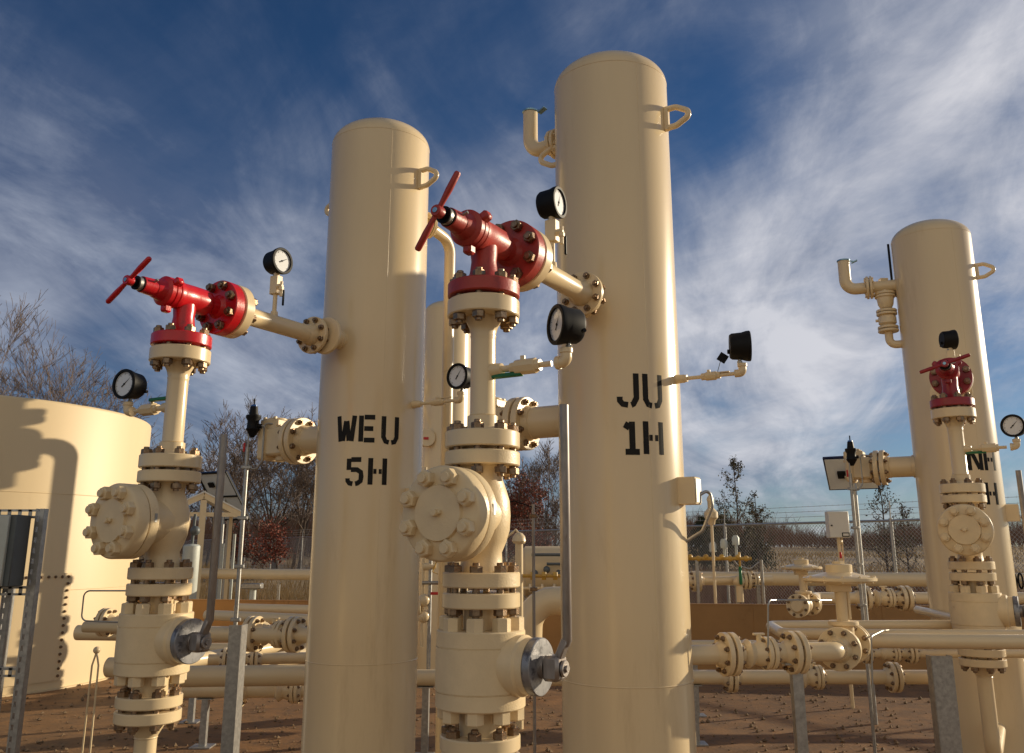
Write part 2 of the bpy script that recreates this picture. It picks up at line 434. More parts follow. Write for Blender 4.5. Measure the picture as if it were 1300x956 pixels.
# ------------------------------------------------------------------ big storage tank, left
def tank():
    C = V((-7.0, 11.06, 0)); r = 2.22; H = 3.13
    t = thing('storage_tank', 'large round cream storage tank at the left in full sun', 'storage tank', C)
    mb = MB(); mb.lathe((0, 0, 0), (0, 0, 1), [(0, 0), (0, r + .03), (.02, r + .03), (.021, r), (H - .03, r), (H - .012, r - .006), (H, r - .02), (H + .25, 0)], 128)
    part(t, 'shell', mb, 'tank')
    mb = MB()
    for z in (1.05, 2.1): mb.weldring((0, 0, z), (0, 0, 1), r, .004, 128)
    part(t, 'weld_seam', mb, 'tank')
    # bolted manway plate on the camera side
    a1 = math.atan2(at(92, 725, 10.2).y - C.y, at(92, 725, 10.2).x - C.x)
    def pa(px, py):
        # intersect sight line with the shell
        d = at(px, py, 1.0) - V((0, 0, CAMZ)); o = V((0, 0, CAMZ))
        dx, dy = d.x, d.y; ox, oy = o.x - C.x, o.y - C.y
        A = dx * dx + dy * dy; B = 2 * (ox * dx + oy * dy); c = ox * ox + oy * oy - r * r
        D = B * B - 4 * A * c; k = (-B - math.sqrt(max(D, 0))) / (2 * A); h = o + d * k - C
        return math.atan2(h.y, h.x), h.z
    aR, zT = pa(91, 727); aL = aR - .42
    def P(a, z, rr): return V((math.cos(a) * rr, math.sin(a) * rr, z))
    mb = MB(); n = 14; z0 = .10
    for k in range(n):
        b0 = aL + (aR - aL) * k / n; b1 = aL + (aR - aL) * (k + 1) / n
        mb.quad(P(b0, z0, r + .010), P(b1, z0, r + .010), P(b1, zT, r + .010), P(b0, zT, r + .010))
        mb.quad(P(b0, zT, r + .010), P(b1, zT, r + .010), P(b1, zT, r - .01), P(b0, zT, r - .01))
    mb.quad(P(aR, z0, r + .010), P(aR, z0, r - .01), P(aR, zT, r - .01), P(aR, zT, r + .010))
    mw = part(t, 'manway_plate', mb, 'tank')
    me = MB().hexa((0, 0, 0), (0, 0, 1), .0165, .014).cyl((0, 0, .010), (0, 0, .024), .008, 10).mesh('bolt', M['bolt'])
    spots = [(aR - .02, zT - .04 - k * .075) for k in range(int((zT - z0) / .075))] + [(aR - .02 - (k + 1) * .036, zT - .04) for k in range(11)] \
        + [(aL + .02, zT - .04 - k * .075) for k in range(int((zT - z0) / .075))]
    for a, z in spots:
        o = bpy.data.objects.new('bolt', me); COL.objects.link(o); o.parent = mw; o.location = P(a, z, r + .010)
        o.rotation_mode = 'QUATERNION'; o.rotation_quaternion = V((0, 0, 1)).rotation_difference(V((math.cos(a), math.sin(a), 0)))
tank()

# ------------------------------------------------------------------ separator vessels
GL = {'J': [[(.62, 1), (.62, .22), (.50, .03), (.42, 0)], [(.30, 0), (.10, .03), (.0, .14), (.0, .26)]],
      'U': [[(.0, 1), (.0, .2), (.10, .03), (.26, 0)], [(.38, 0), (.54, .03), (.64, .2), (.64, 1)]],
      'E': [[(.0, 1), (.0, 0)], [(.14, .94), (.62, .94)], [(.14, .5), (.55, .5)], [(.14, .06), (.62, .06)]],
      'H': [[(.0, 1), (.0, 0)], [(.64, 1), (.64, 0)], [(.13, .5), (.27, .5)], [(.37, .5), (.51, .5)]],
      '1': [[(.34, .98), (.34, .11)], [(.22, .94), (.10, .76)], [(.08, .06), (.60, .06)]],
      '5': [[(.60, .94), (.14, .94)], [(.04, .98), (.04, .55)], [(.14, .56), (.42, .56), (.60, .46), (.62, .30), (.60, .14), (.46, .05), (.36, .03)], [(.24, .03), (.08, .06), (.0, .16), (.0, .24)]],
      'W': [[(-.02, 1), (.10, .02)], [(.22, .04), (.35, .80)], [(.40, .80), (.52, .04)], [(.64, .02), (.76, 1)]],
      'N': [[(.0, 1), (.0, 0)], [(.64, 1), (.64, 0)], [(.10, .98), (.53, .06)]]}
def stencil(parent, text, ang, z, h, rad, pitch=.122):
    """letters painted on the shell round the local angle ang, top at z; one part for each letter"""
    lw = .185 * h; n = len(text)
    for i, chh in enumerate(text):
        mb = MB()
        x0 = (i - (n - 1) / 2) * pitch - (.37 if chh == 'W' else .32) * h * .84
        for st in GL[chh]:
            pts = []
            for a, b in zip(st, st[1:]):
                m_ = max(1, int(math.hypot((b[0] - a[0]), b[1] - a[1]) * h / .018))
                for k in range(m_): pts.append((a[0] + (b[0] - a[0]) * k / m_, a[1] + (b[1] - a[1]) * k / m_))
            pts.append(st[-1]); q = []
            for k, p in enumerate(pts):
                p0 = pts[max(0, k - 1)]; p1 = pts[min(len(pts) - 1, k + 1)]
                dx, dy = p1[0] - p0[0], p1[1] - p0[1]; l = math.hypot(dx, dy)
                q.append((p[0] * h * .84 + x0, p[1] * h, -dy / l * lw / 2, dx / l * lw / 2))
            def W_(x, y):
                a = ang + x / rad; return (math.cos(a) * (rad + .0012), math.sin(a) * (rad + .0012), z - h + y)
            for a, b in zip(q, q[1:]):
                mb.quad(W_(a[0] - a[2], a[1] - a[3]), W_(b[0] - b[2], b[1] - b[3]), W_(b[0], b[1]), W_(a[0], a[1]))
                mb.quad(W_(a[0], a[1]), W_(b[0], b[1]), W_(b[0] + b[2], b[1] + b[3]), W_(a[0] + a[2], a[1] + a[3]))
        part(parent, 'stencil_letter', mb, 'stencil', 'black stencilled ' + ('figure ' if chh.isdigit() else 'letter ') + chh, smooth=False)
RV = .30; HV = 4.06
def lug(parent, sx, z=3.655):
    mb = MB()
    mb.box((sx * (RV + .010), 0, z), (.024, .030, .13), ch=.003)
    o = .13
    pts = [(sx * (RV + .008), 0, z + .052), (sx * (RV + .06), 0, z + .055), (sx * (RV + .125), 0, z + .018), (sx * (RV + .125), 0, z - .014), (sx * (RV + .06), 0, z - .050), (sx * (RV + .008), 0, z - .052)]
    mb.tube(pts, .0155, 12, fil=.045, n=7)
    return part(parent, 'lifting_lug', mb, 'vessel')
def vessel_shell(t, top=HV, seam_ang=None):
    hd = .155; n = 16; prof = [(0, 0), (0, RV + .05), (.02, RV + .05), (.021, RV), (top - hd, RV)]
    for k in range(1, n + 1):
        a = math.pi / 2 * k / n
        prof.append((top - hd + hd * math.sin(a), RV * max(0, math.cos(a)) if k < n else 0))
    part(t, 'shell', MB().lathe((0, 0, 0), (0, 0, 1), prof, 96), 'vessel')
    mb = MB(); mb.weldring((0, 0, top - hd), (0, 0, 1), RV - .0012, .0026, 96); mb.weldring((0, 0, .92), (0, 0, 1), RV - .0005, .003, 96)
    if seam_ang is not None:
        c, s = math.cos(seam_ang) * (RV - .0012), math.sin(seam_ang) * (RV - .0012)
        mb.tube([(c, s, .92 + (top - hd - .92) * k / 30) for k in range(31)], .0024, 6)
    part(t, 'weld_seam', mb, 'vessel')
def vessel(loc, label, seam, top=HV):
    t = thing('separator_vessel', label, 'pressure vessel', (loc[0], loc[1], 0), ROT, 'tall cream separator vessels')
    vessel_shell(t, top, seam)
    lug(t, 1); lug(t, -1, 3.60)
    # inlet nozzle towards the valve stack
    mb = MB(); z = 2.638
    mb.lathe((0, -RV + .03, z), (0, -1, 0), [(0, 0), (0, .056), (.045, .052), (.05, .0445), (.10, .0445), (.10, 0)], 32)
    flange(mb, (0, -.425, z), (0, 1, 0), .103, .024, .062, .0445, .03)
    part(t, 'inlet_nozzle', mb, 'cream')
    # side nozzle for the level valve
    mb = MB(); z = 2.135
    mb.lathe((-RV + .04, 0, z), (-1, 0, 0), [(0, 0), (0, .094), (.05, .090), (.055, .082), (.26, .082), (.26, 0)], 36)
    flange(mb, (-.545, 0, z), (1, 0, 0), .140, .036, .095, .082, .03)
    nz = part(t, 'side_nozzle', mb, 'cream')
    bolts(nz, (-.551, 0, z), (1, 0, 0), .115, 8, .084, .017)
    # name plate bracket
    mb = MB(); mb.box((RV + .030, 0, 1.76), (.10, .085, .125), ch=.003); nb = part(t, 'plate_bracket', mb, 'cream')
    part(nb, 'data_plate', MB().box((RV + .0825, 0, 1.76), (.003, .072, .108)), 'galv')
    return t
def angle_local(vx, vy, off):
    """local angle on the vessel facing the camera, turned by off degrees to the photo's right"""
    d = V((-vx, -vy)); a = math.atan2(d.y, d.x) + R(off); return a - ROT
JU = (.529, 4.26); WEU = (-.816, 5.01); NH = (3.45, 6.80)
v_ju = vessel(JU, 'tall cream vessel stencilled JU 1H with a thin dark streak of weld down its face', angle_local(*JU, 27))
stencil(v_ju, 'JU', angle_local(*JU, 20), 2.29, .148, RV); stencil(v_ju, '1H', angle_local(*JU, 20.5), 2.068, .150, RV, .108)
v_weu = vessel(WEU, 'tall cream vessel stencilled WEU 5H beside the bright red valve', angle_local(*WEU, 12), 4.075)
stencil(v_weu, 'WEU', angle_local(*WEU, -2.5), 2.205, .142, RV); stencil(v_weu, '5H', angle_local(*WEU, -3), 1.975, .142, RV)
v_nh = vessel(NH, 'tall cream vessel at the right whose stencilled NH is half hidden by a valve stack', angle_local(*NH, 32), 4.125)
stencil(v_nh, 'NH', angle_local(*NH, 37), 2.225, .16, RV, .125); stencil(v_nh, 'H', angle_local(*NH, 45), 1.975, .16, RV)
v4 = thing('separator_vessel', 'more distant cream vessel half hidden behind the WEU 5H vessel', 'pressure vessel', (-.83, 10.9, 0), ROT, 'tall cream separator vessels')
vessel_shell(v4, 4.62)

# relief elbows with rain caps
def relief_elbow(loc, ang, label, z=3.62, rr=.042, psv=False):
    d = V((math.cos(ang), math.sin(ang), 0)); b = V((loc[0], loc[1], 0))
    t = thing('relief_vent', label, 'vent pipe', b + d * RV + V((0, 0, z)), 0, 'relief vents with hinged rain caps')
    ro = .14 if psv else .0
    mb = MB(); mb.cyl(-d * .02, d * (.09 + ro), rr * (1.0), 24)
    fl = MB(); fl.disc(d * (.035 + ro), d, rr * 2.0, .02, .003, 32); fl.disc(d * (.062 + ro), d, rr * 2.0, .02, .003, 32)
    mb.tube([d * (.07 + ro), d * (.24 + ro), d * (.24 + ro) + V((0, 0, .25))], rr, 24, fil=.12, n=10)
    part(t, 'elbow_pipe', mb, 'cream'); f_ = part(t, 'flange', fl, 'cream')
    bolts(f_, d * (.0585 + ro), d, rr * 1.6, 8, .05, .009, 'cream', end=.004)
    e = d * (.24 + ro) + V((0, 0, .25))
    cp = MB(); cp.disc(e + V((0, 0, .0)), (0, 0, 1), rr * 1.12, .012, .002, 24)
    part(t, 'rain_cap', cp, 'capblue')
    cw = MB(); q = Quaternion((0, 1, 0), R(22))
    cw.box(e - d * .085 + V((0, 0, -.010)), (.05, .035, .008), q=Quaternion((0, 0, 1), ang) @ q); cw.cyl(e - d * .03 + V((0, 0, .006)), e - d * .085 + V((0, 0, -.008)), .005, 8)
    part(t, 'counterweight', cw, 'capblue')
    if psv:
        pv = MB(); x = d * .085
        pv.tube([x + V((0, 0, 0)), x + V((0, 0, -.50)), V((0, 0, -.50)) - d * .02], .032, 20, fil=.06, n=8)
        pv.lathe(x + V((0, 0, -.06)), (0, 0, -1), [(0, 0), (0, .055), (.03, .070), (.10, .06), (.13, .045), (.13, 0)], 24)
        for z_ in (-.055, -.080, -.205, -.230, -.345, -.372): pv.disc(x + V((0, 0, z_)), (0, 0, -1), .080, .020, .003, 28)
        pv.lathe(x + V((0, 0, -.25)), (0, 0, -1), [(0, 0), (0, .055), (.02, .070), (.07, .070), (.09, .048), (.09, 0)], 24)
        pv.cyl(x + V((0, 0, -.29)), x + V((0, 0, -.29)) + d * .09, .012, 12)
        pv.box(x + V((0, 0, .05)), (.06, .05, .03)); pv.cyl(x, x + V((0, 0, .06)), .02, 12)
        part(t, 'relief_valve', pv, 'cream')
        part(t, 'antenna', MB().cyl(d * .02 + V((0, 0, .0)), d * .02 + V((0, 0, .36)), .010, 8), 'black')
    return t
relief_elbow(JU, math.atan2(.62, -.78), 'cream vent elbow with rain cap at the top left of the JU 1H vessel', 3.70)
relief_elbow(NH, math.atan2(.35, -.93), 'cream vent elbow over a chain of relief valve fittings on the right-hand vessel', 3.62, .048, True)
# gooseneck of the WEU vessel, passing down behind
def gooseneck():
    b = V((WEU[0], WEU[1], 0)); d = V((.80, .60, 0)).normalized(); z = 3.50
    p = b + d * RV + V((0, 0, z)); t = thing('gooseneck_pipe', 'cream gooseneck pipe leaving the top right of the WEU 5H vessel and running down behind', 'pipe', p)
    dn = at(571, 330, 5.45) - p; dn.z = 0; dn2 = dn.copy()
    mb = MB(); mb.tube([V((0, 0, 0)) - d * .02, d * .05, V((dn2.x, dn2.y, -.03)), V((dn2.x, dn2.y, -3.3)), V((dn2.x + .4, dn2.y + .3, -3.3))], .036, 20, fil=.10, n=8)
    part(t, 'pipe', mb, 'cream')
    fl = MB(); fl.disc(d * .03, d, .082, .02, .003, 32); fl.disc(d * .056, d, .082, .02, .003, 32); f = part(t, 'flange', fl, 'cream')
    bolts(f, d * .053, d, .066, 8, .048, .010, 'cream', end=.004)
    mb = MB()
    for zz in (-.9, -1.6, -2.2): mb.weldring((dn2.x, dn2.y, zz), (0, 0, 1), .036, .003, 24)
    part(t, 'weld_seam', mb, 'cream')
gooseneck()

# ------------------------------------------------------------------ pressure gauges
def gauge_mesh(t, z0, tiltn, ang_needle=40, size=.068):
    """z0 = height of the case centre over the thing's base; face towards local -Y"""
    s = size
    mb = MB()
    mb.lathe((0, .052, z0), (0, -1, 0), [(0, 0), (0, s * .80), (.010, s * .90), (.055, s * .95), (.075, s * 1.04), (.090, s * 1.06), (.094, s * 1.02), (.094, s * .86), (.084, s * .84), (.084, 0)], 48)
    mb.cyl((0, .05, z0 - s * .35), (0, .064, z0 - s * .35), .011, 16, .002)
    mb.cyl((s * .9, .035, z0 - s * .45), (s * 1.12, .035, z0 - s * .45), .007, 10)
    cs = part(t, 'gauge_case', mb, 'black')
    part(t, 'dial', MB().disc((0, -.030, z0), (0, -1, 0), s * .845, .0035, .0005, 48), 'dial')
    tk = MB()
    for k in range(41):
        a = R(-135 + 270 * k / 40); l = .15 if k % 5 == 0 else .08
        dx, dz = math.sin(a), math.cos(a); r1, r0 = s * .80, s * (.80 - l); w = .0009 if k % 5 == 0 else .0005
        tk.quad((dx * r0 - dz * w, -.0342, z0 + dz * r0 + dx * w), (dx * r1 - dz * w, -.0342, z0 + dz * r1 + dx * w), (dx * r1 + dz * w, -.0342, z0 + dz * r1 - dx * w), (dx * r0 + dz * w, -.0342, z0 + dz * r0 - dx * w))
    part(t, 'scale_marks', tk, 'black', smooth=False)
    a = R(ang_needle); nd = MB(); dx, dz = math.sin(a), math.cos(a)
    nd.quad((-dx * s * .3 - dz * .0034, -.0355, z0 - dz * s * .3 + dx * .0034), (dx * s * .74, -.0355, z0 + dz * s * .74), (-dx * s * .3 + dz * .0034, -.0355, z0 - dz * s * .3 - dx * .0034))
    nd.disc((0, -.034, z0), (0, -1, 0), .005, .003, .0005, 12); part(t, 'needle', nd, 'black', smooth=False)
    mb = MB(); mb.cyl((0, .01, z0 - s * .98 - .022), (0, .01, z0 - s * .92), .0085, 14); mb.hexa((0, .01, z0 - s * .98 - .016), (0, 0, 1), .012, .013)
    part(t, 'stem', mb, 'steel')
def gauge(p, az, label, needle=40):
    """p: world point where the stem screws in; az: degrees the face is turned from -Y towards +X"""
    t = thing('pressure_gauge', label, 'gauge', p, R(az), 'black round pressure gauges')
    gauge_mesh(t, .064 + .022, 0, needle); return t

# ------------------------------------------------------------------ valve stacks
ZF = dict(a=(.84, .90), blk=(.99, 1.235), b1=(1.305, 1.355), b2=(1.372, 1.422), c1=(1.782, 1.832), c2=(1.845, 1.903), d1=(2.325, 2.39), d2=(2.40, 2.452))
RF = .133
def ball_valve(loc, label):
    t = thing('ball_valve', label, 'valve', (*loc, 0), ROT, 'lever operated ball valves under the check valves')
    mb = MB(); z0, z1 = ZF['blk']
    mb.lathe((0, 0, z0), (0, 0, 1), [(0, 0), (0, .146), (.004, .150), (.050, .150), (.051, .147), (.054, .147), (.055, .152), (z1 - z0 - .055, .152), (z1 - z0 - .054, .147), (z1 - z0 - .051, .147), (z1 - z0 - .050, .150), (z1 - z0 - .004, .150), (z1 - z0, .146), (z1 - z0, 0)], 64)
    mb.lathe((.10, 0, 1.128), (1, 0, 0), [(0, 0), (0, .098), (.07, .096), (.078, .088), (.103, .088), (.103, 0)], 40)
    bd = part(t, 'body', mb, 'cast')
    bolts(bd, (0, 0, z1 + .0), (0, 0, 1), .116, 8, .0, .031, 'cast', nh=.042, one=True, end=.0, name='body_nut')
    bolts(bd, (0, 0, z0 - .0), (0, 0, -1), .116, 8, .0, .031, 'cast', nh=.040, one=True, end=.0, name='body_nut')
    mb = MB(); mb.cyl((0, 0, z1 - .01), (0, 0, 1.31), .062, 32); flange(mb, (0, 0, 1.305), (0, 0, 1), RF, .05)
    up = part(t, 'upper_flange', mb, 'cream')
    bolts(up, (0, 0, 1.3635), (0, 0, 1), .108, 8, .117, .0225)
    mb = MB(); mb.cyl((0, 0, .88), (0, 0, 1.0), .07, 32); flange(mb, (0, 0, .905), (0, 0, -1), RF, .045)
    flange(mb, (0, 0, .846), (0, 0, -1), RF, .045, .075, .0445, .06); lo = part(t, 'lower_flange', mb, 'cream')
    bolts(lo, (0, 0, .853), (0, 0, 1), .108, 8, .104, .0225)
    mb = MB(); mb.tube([(0, 0, .79), (0, 0, .28), (0, 1.0, .28)], .0445, 24, fil=.12); part(t, 'inlet_pipe', mb, 'cream')
    mb = MB(); mb.box((0, 0, .115), (.12, .12, .23)); part(t, 'pipe_support', mb, 'galv')
    # stem side
    mb = MB(); mb.disc((.204, 0, 1.128), (1, 0, 0), .090, .030, .003, 48); pl = part(t, 'stem_plate', mb, 'plate')
    mb = MB(); mb.cyl((.230, 0, 1.128), (.250, 0, 1.128), .036, 24, .002); mb.disc((.310, 0, 1.128), (1, 0, 0), .026, .010, .002, 28)
    mb.cyl((.318, 0, 1.128), (.328, 0, 1.128), .012, 6)
    hub = part(t, 'stem', mb, 'lever')
    mb = MB()
    mb.box((.278, 0, 1.128), (.060, .072, .078), ch=.010)
    mb.box((.305, 0, 1.180), (.024, .034, .085), q=Quaternion((0, 1, 0), R(24)), ch=.004); mb.tube([(.318, 0, 1.198), (.325, 0, 1.215), (.325, 0, 1.975)], [.0135, .0165, .0165], 14); mb.disc((.325, 0, 1.974), (0, 0, 1), .0165, .003, .001, 14)
    part(t, 'lever', mb, 'lever')
    return t
def check_valve(loc, label):
    t = thing('check_valve', label, 'valve', (*loc, 0), ROT, 'cast check valves with round bolted covers')
    zc = 1.612; mb = MB()
    mb.lathe((0, 0, 1.372), (0, 0, 1), [(0, 0), (0, RF - .004), (.004, RF), (.046, RF), (.05, RF - .004), (.05, .080), (.075, .072), (.115, .070), (.150, .085), (.19, .097), (.24, .100), (.29, .097), (.33, .085), (.365, .072), (.395, .072), (.41, .08), (.41, RF - .004), (.414, RF), (.456, RF), (.46, RF - .004), (.46, 0)], 56)
    mb.lathe((0, 0, zc), (0, -1, 0), [(0, 0), (0, .095), (.08, .098), (.13, .110), (.150, .142), (.154, .1545), (.190, .1545), (.194, .152), (.194, 0)], 64)
    mb.cyl((0, 0, zc), (0, .085, zc), .06, 24)
    bd = part(t, 'body', mb, 'cast')
    bolts(bd, (0, 0, 1.8385), (0, 0, 1), .108, 8, .129, .0225)
    mb = MB()
    mb.lathe((0, -.197, zc), (0, -1, 0), [(0, 0), (0, .150), (.004, .1545), (.052, .1545), (.062, .149), (.064, .145), (.066, .092), (.078, .088), (.080, 0)], 64)
    mb.cyl((0, -.27, zc), (0, -.300, zc), .012, 8, .002); mb.box((0, -.283, zc + .002), (.038, .014, .014), ch=.003)
    cv = part(t, 'cover', mb, 'cast')
    bolts(cv, (0, -.262, zc), (0, -1, 0), .121, 8, .0, .029, 'cast', nh=.030, one=True, end=.013, name='cover_nut')
    # weathered rust runs and a small tag
    part(t, 'data_tag', MB().box((.155, -.172, zc + .012), (.002, .012, .035)), 'steel')
    return t
def riser(loc, label):
    t = thing('riser_pipe', label, 'pipe', (*loc, 0), ROT, 'upright flanged riser pipes')
    mb = MB(); flange(mb, (0, 0, ZF['c2'][0]), (0, 0, 1), RF, .058); mb.cyl((0, 0, 1.90), (0, 0, 1.96), .055, 32)
    part(t, 'lower_flange', mb, 'cream')
    mb = MB(); mb.lathe((0, 0, 1.90), (0, 0, 1), [(0, 0), (0, .062), (.03, .052), (.06, .0455), (.064, .048), (.068, .0455), (.30, .0455), (.335, .0455), (.345, .0455), (.355, .048), (.36, .046), (.385, .052), (.41, .064), (.43, .066), (.43, 0)], 36)
    part(t, 'pipe', mb, 'cream')
    mb = MB(); mb.disc((0, 0, ZF['d1'][0]), (0, 0, 1), RF, .062, .004, 48); part(t, 'upper_flange', mb, 'cream')
    return t
def choke(loc, label, m_, ang):
    t = thing('choke_valve', label, 'valve', (*loc, 0), ROT, 'red choke valves with T handles')
    z = 2.638; mb = MB()
    mb.lathe((0, 0, 2.40), (0, 0, 1), [(0, 0), (0, RF - .004), (.004, RF), (.048, RF), (.052, RF - .004), (.052, .075), (.062, .062), (.10, .052), (.14, .047), (.17, .05), (.22, .05), (.22, 0)], 48)
    # horizontal body
    mb.lathe((0, -.075, z), (0, 1, 0), [(0, 0), (0, .060), (.006, .066), (.03, .066), (.036, .062), (.11, .063), (.175, .062), (.192, .059), (.204, .050), (.212, .042), (.245, .044), (.2625, .060), (.2625, RF - .004), (.266, RF), (.314, RF), (.318, RF - .004), (.318, 0)], 48)
    bd = part(t, 'body', mb, m_)
    bolts(bd, (0, 0, 2.388), (0, 0, 1), .106, 8, .130, .0235)
    bolts(bd, (0, .247, z), (0, 1, 0), .106, 8, .124, .0235)
    # hammer union
    mb = MB(); mb.lathe((0, -.075, z), (0, -1, 0), [(0, 0), (0, .063), (.004, .069), (.022, .069), (.024, .064), (.028, .064), (.030, .069), (.050, .069), (.054, .063), (.060, .052), (.10, .042), (.10, 0)], 40)
    for k in range(3):
        a = 2 * math.pi * k / 3 + .5; mb.box((.076 * math.cos(a), -.100, z + .076 * math.sin(a)), (.040, .042, .036), q=Quaternion((0, -1, 0), a), ch=.008)
    part(t, 'union_nut', mb, m_)
    mb = MB(); mb.lathe((0, -.160, z), (0, -1, 0), [(0, 0), (0, .042), (.01, .0405), (.080, .037), (.084, .031), (.084, 0)], 32); bn = part(t, 'bonnet', mb, m_)
    mb = MB(); mb.cyl((.030, -.200, z + .014), (.056, -.200, z + .024), .006, 10, .001); part(bn, 'grease_fitting', mb, 'steel')
    mb = MB(); mb.cyl((0, -.244, z), (0, -.266, z), .0310, 28); part(t, 'indicator_sleeve', mb, 'galv')
    mb = MB(); mb.cyl((0, -.264, z), (0, -.272, z), .032, 28, .001); mb.cyl((0, -.239, z), (0, -.246, z), .034, 28, .001); mb.cyl((0, -.27, z), (0, -.295, z), .019, 20); part(t, 'stem', mb, 'black')
    mb = MB(); mb.lathe((0, 0, 0), (0, -1, 0), [(-.018, 0), (-.018, .021), (.010, .022), (.015, .019), (.015, 0)], 28)
    for s in (1, -1): mb.lathe((0, 0, 0), (0, 0, s), [(0, 0), (.01, .010), (.03, .0095), (.085, .0125), (.148, .0118), (.154, .008), (.155, 0)], 16)
    h = part(t, 'handle', mb, m_); h.location = (0, -.306, z); h.rotation_euler = (0, R(ang), 0)
    cp = MB(); cp.disc((0, -.0155, 0), (0, -1, 0), .010, .003, .001, 16); c_ = part(h, 'cap_screw', cp, 'capblue')
    return t
def spool(loc, label, L1):
    t = thing('flow_spool', label, 'pipe', (*loc, 0), ROT, 'horizontal flanged pipes from choke to vessel')
    z = 2.638; mb = MB(); mb.disc((0, .253, z), (0, 1, 0), RF, .056, .004, 48)
    for k in range(8): pass
    part(t, 'large_flange', mb, 'cream')
    mb = MB(); q_ = .305; mb.lathe((0, q_, z), (0, 1, 0), [(0, 0), (0, .070), (.02, .060), (.045, .0455), (.049, .048), (.053, .0455), (L1 - q_ - .085, .0455), (L1 - q_ - .080, .048), (L1 - q_ - .075, .0455), (L1 - q_ - .040, .060), (L1 - q_ - .022, .062), (L1 - q_ - .022, 0)], 36)
    part(t, 'pipe', mb, 'cream')
    mb = MB(); mb.disc((0, L1 - .024, z), (0, 1, 0), .103, .024, .003, 48); sf = part(t, 'small_flange', mb, 'cream')
    bolts(sf, (0, L1 + .005, z), (0, 1, 0), .083, 8, .058, .0155)
    return t
def top_valve(loc, label, dx=1):
    """instrument block valve on top of the spool"""
    t = thing('gauge_block_valve', label, 'needle valve', loc, ROT, 'small block valves under the upper gauges')
    mb = MB(); mb.lathe((0, 0, 0), (0, 0, 1), [(0, 0), (0, .020), (.022, .018), (.025, .0115), (.12, .0115), (.12, 0)], 18); part(t, 'nipple', mb, 'cream')
    mb = MB(); mb.box((0, 0, .165), (.052, .042, .10), ch=.003); mb.cyl((0, 0, .21), (0, 0, .232), .016, 16, .001); part(t, 'valve_block', mb, 'cream')
    mb = MB(); mb.hexa((dx * .026, -.012, .150), (dx, 0, 0), .015, .022); mb.cyl((dx * .04, -.012, .150), (dx * .060, -.012, .150), .008, 12)
    mb.hexa((dx * .052, -.012, .128), (0, 0, 1), .014, .018); mb.cyl((dx * .052, -.012, .095), (dx * .052, -.012, .175), .008, 12); part(t, 'bleed_valve', mb, 'cream')
    mb = MB(); mb.box((dx * .070, -.012, .085), (.010, .012, .085), ch=.003); part(t, 'bleed_handle', mb, 'black')
    return t
def side_branch(loc, label, s, green=True):
    """gauge branch off a riser, s = +1 to the local right or -1"""
    t = thing('gauge_branch', label, 'ball valve', loc, ROT, 'small valved gauge branches')
    mb = MB(); mb.lathe((s * .035, 0, 0), (s, 0, 0), [(0, 0), (0, .026), (.045, .022), (.046, .020), (.05, .0125), (.16, .0125), (.16, 0)], 20)
    mb.lathe((s * .22, 0, 0), (s, 0, 0), [(0, 0), (0, .010), (.06, .010), (.06, 0)], 14); part(t, 'nipple', mb, 'cream')
    mb = MB(); mb.lathe((s * .118, 0, 0), (s, 0, 0), [(0, 0), (0, .020), (.02, .021), (.022, .0285), (.10, .0285), (.104, .023), (.118, .021), (.118, 0)], 8)
    mb.cyl((s * .165, 0, .02), (s * .165, 0, .040), .009, 12); part(t, 'valve_body', mb, 'cream')
    mb = MB(); mb.tube([(s * .30, 0, 0), (s * .337, 0, 0), (s * .337, 0, .045)], .020, 18, fil=.018); mb.cyl((s * .298, 0, 0), (s * .315, 0, 0), .0235, 18, .002); mb.cyl((s * .337, 0, .03), (s * .337, 0, .048), .0235, 18, .002)
    part(t, 'elbow', mb, 'cream')
    mb = MB()
    mb.box((s * .10, .0 if s > 0 else -.012, -.024 if s > 0 else .040), (.125, .026, .015), ch=.003); part(t, 'handle', mb, 'green')
    return t
def stack(loc, vl, who, m_, colour, ang, bs, gaz, gbaz, n1, n2):
    L1 = vl - .435
    ball_valve(loc, f'lowest valve of the {who}, a cream block with a long grey lever')
    check_valve(loc, f'cream check valve with round eight-nut cover in the {who}')
    riser(loc, f'cream flanged riser standing under the {colour} choke valve')
    choke(loc, f'{colour} choke valve with a T handle on top of the {who}', m_, ang)
    spool(loc, f'cream flanged pipe from the {colour} choke valve to its vessel', L1)
    p = loc2w((*loc, 0), 0, .56, 2.680)
    top_valve(p, f'small cream block valve on the pipe behind the {colour} choke valve')
    gauge(p + V((0, 0, .208)), gaz, f'black gauge above the pipe behind the {colour} choke valve', n1)
    b = V((*loc, 2.125)); side_branch(b, f'short valved branch on the riser below the {colour} choke valve', bs)
    gauge(loc2w(b, bs * .337, 0, .043), gbaz, f'black gauge beside the riser below the {colour} choke valve', n2)
    # square up the gap between spool and vessel nozzle handled by L1
stack((-.105, 3.10), 1.30, 'middle valve stack', 'brick', 'faded brick red', 33, 1, 62, -68, 20, 30)
stack((-1.52, 3.90), 1.30, 'left valve stack', 'red', 'bright red', 58, -1, 58, -24, 60, 50)
stack((2.89, 5.66), 1.30, 'right valve stack', 'maroon', 'dark maroon', 74, 1, 84, -45, 20, 45)

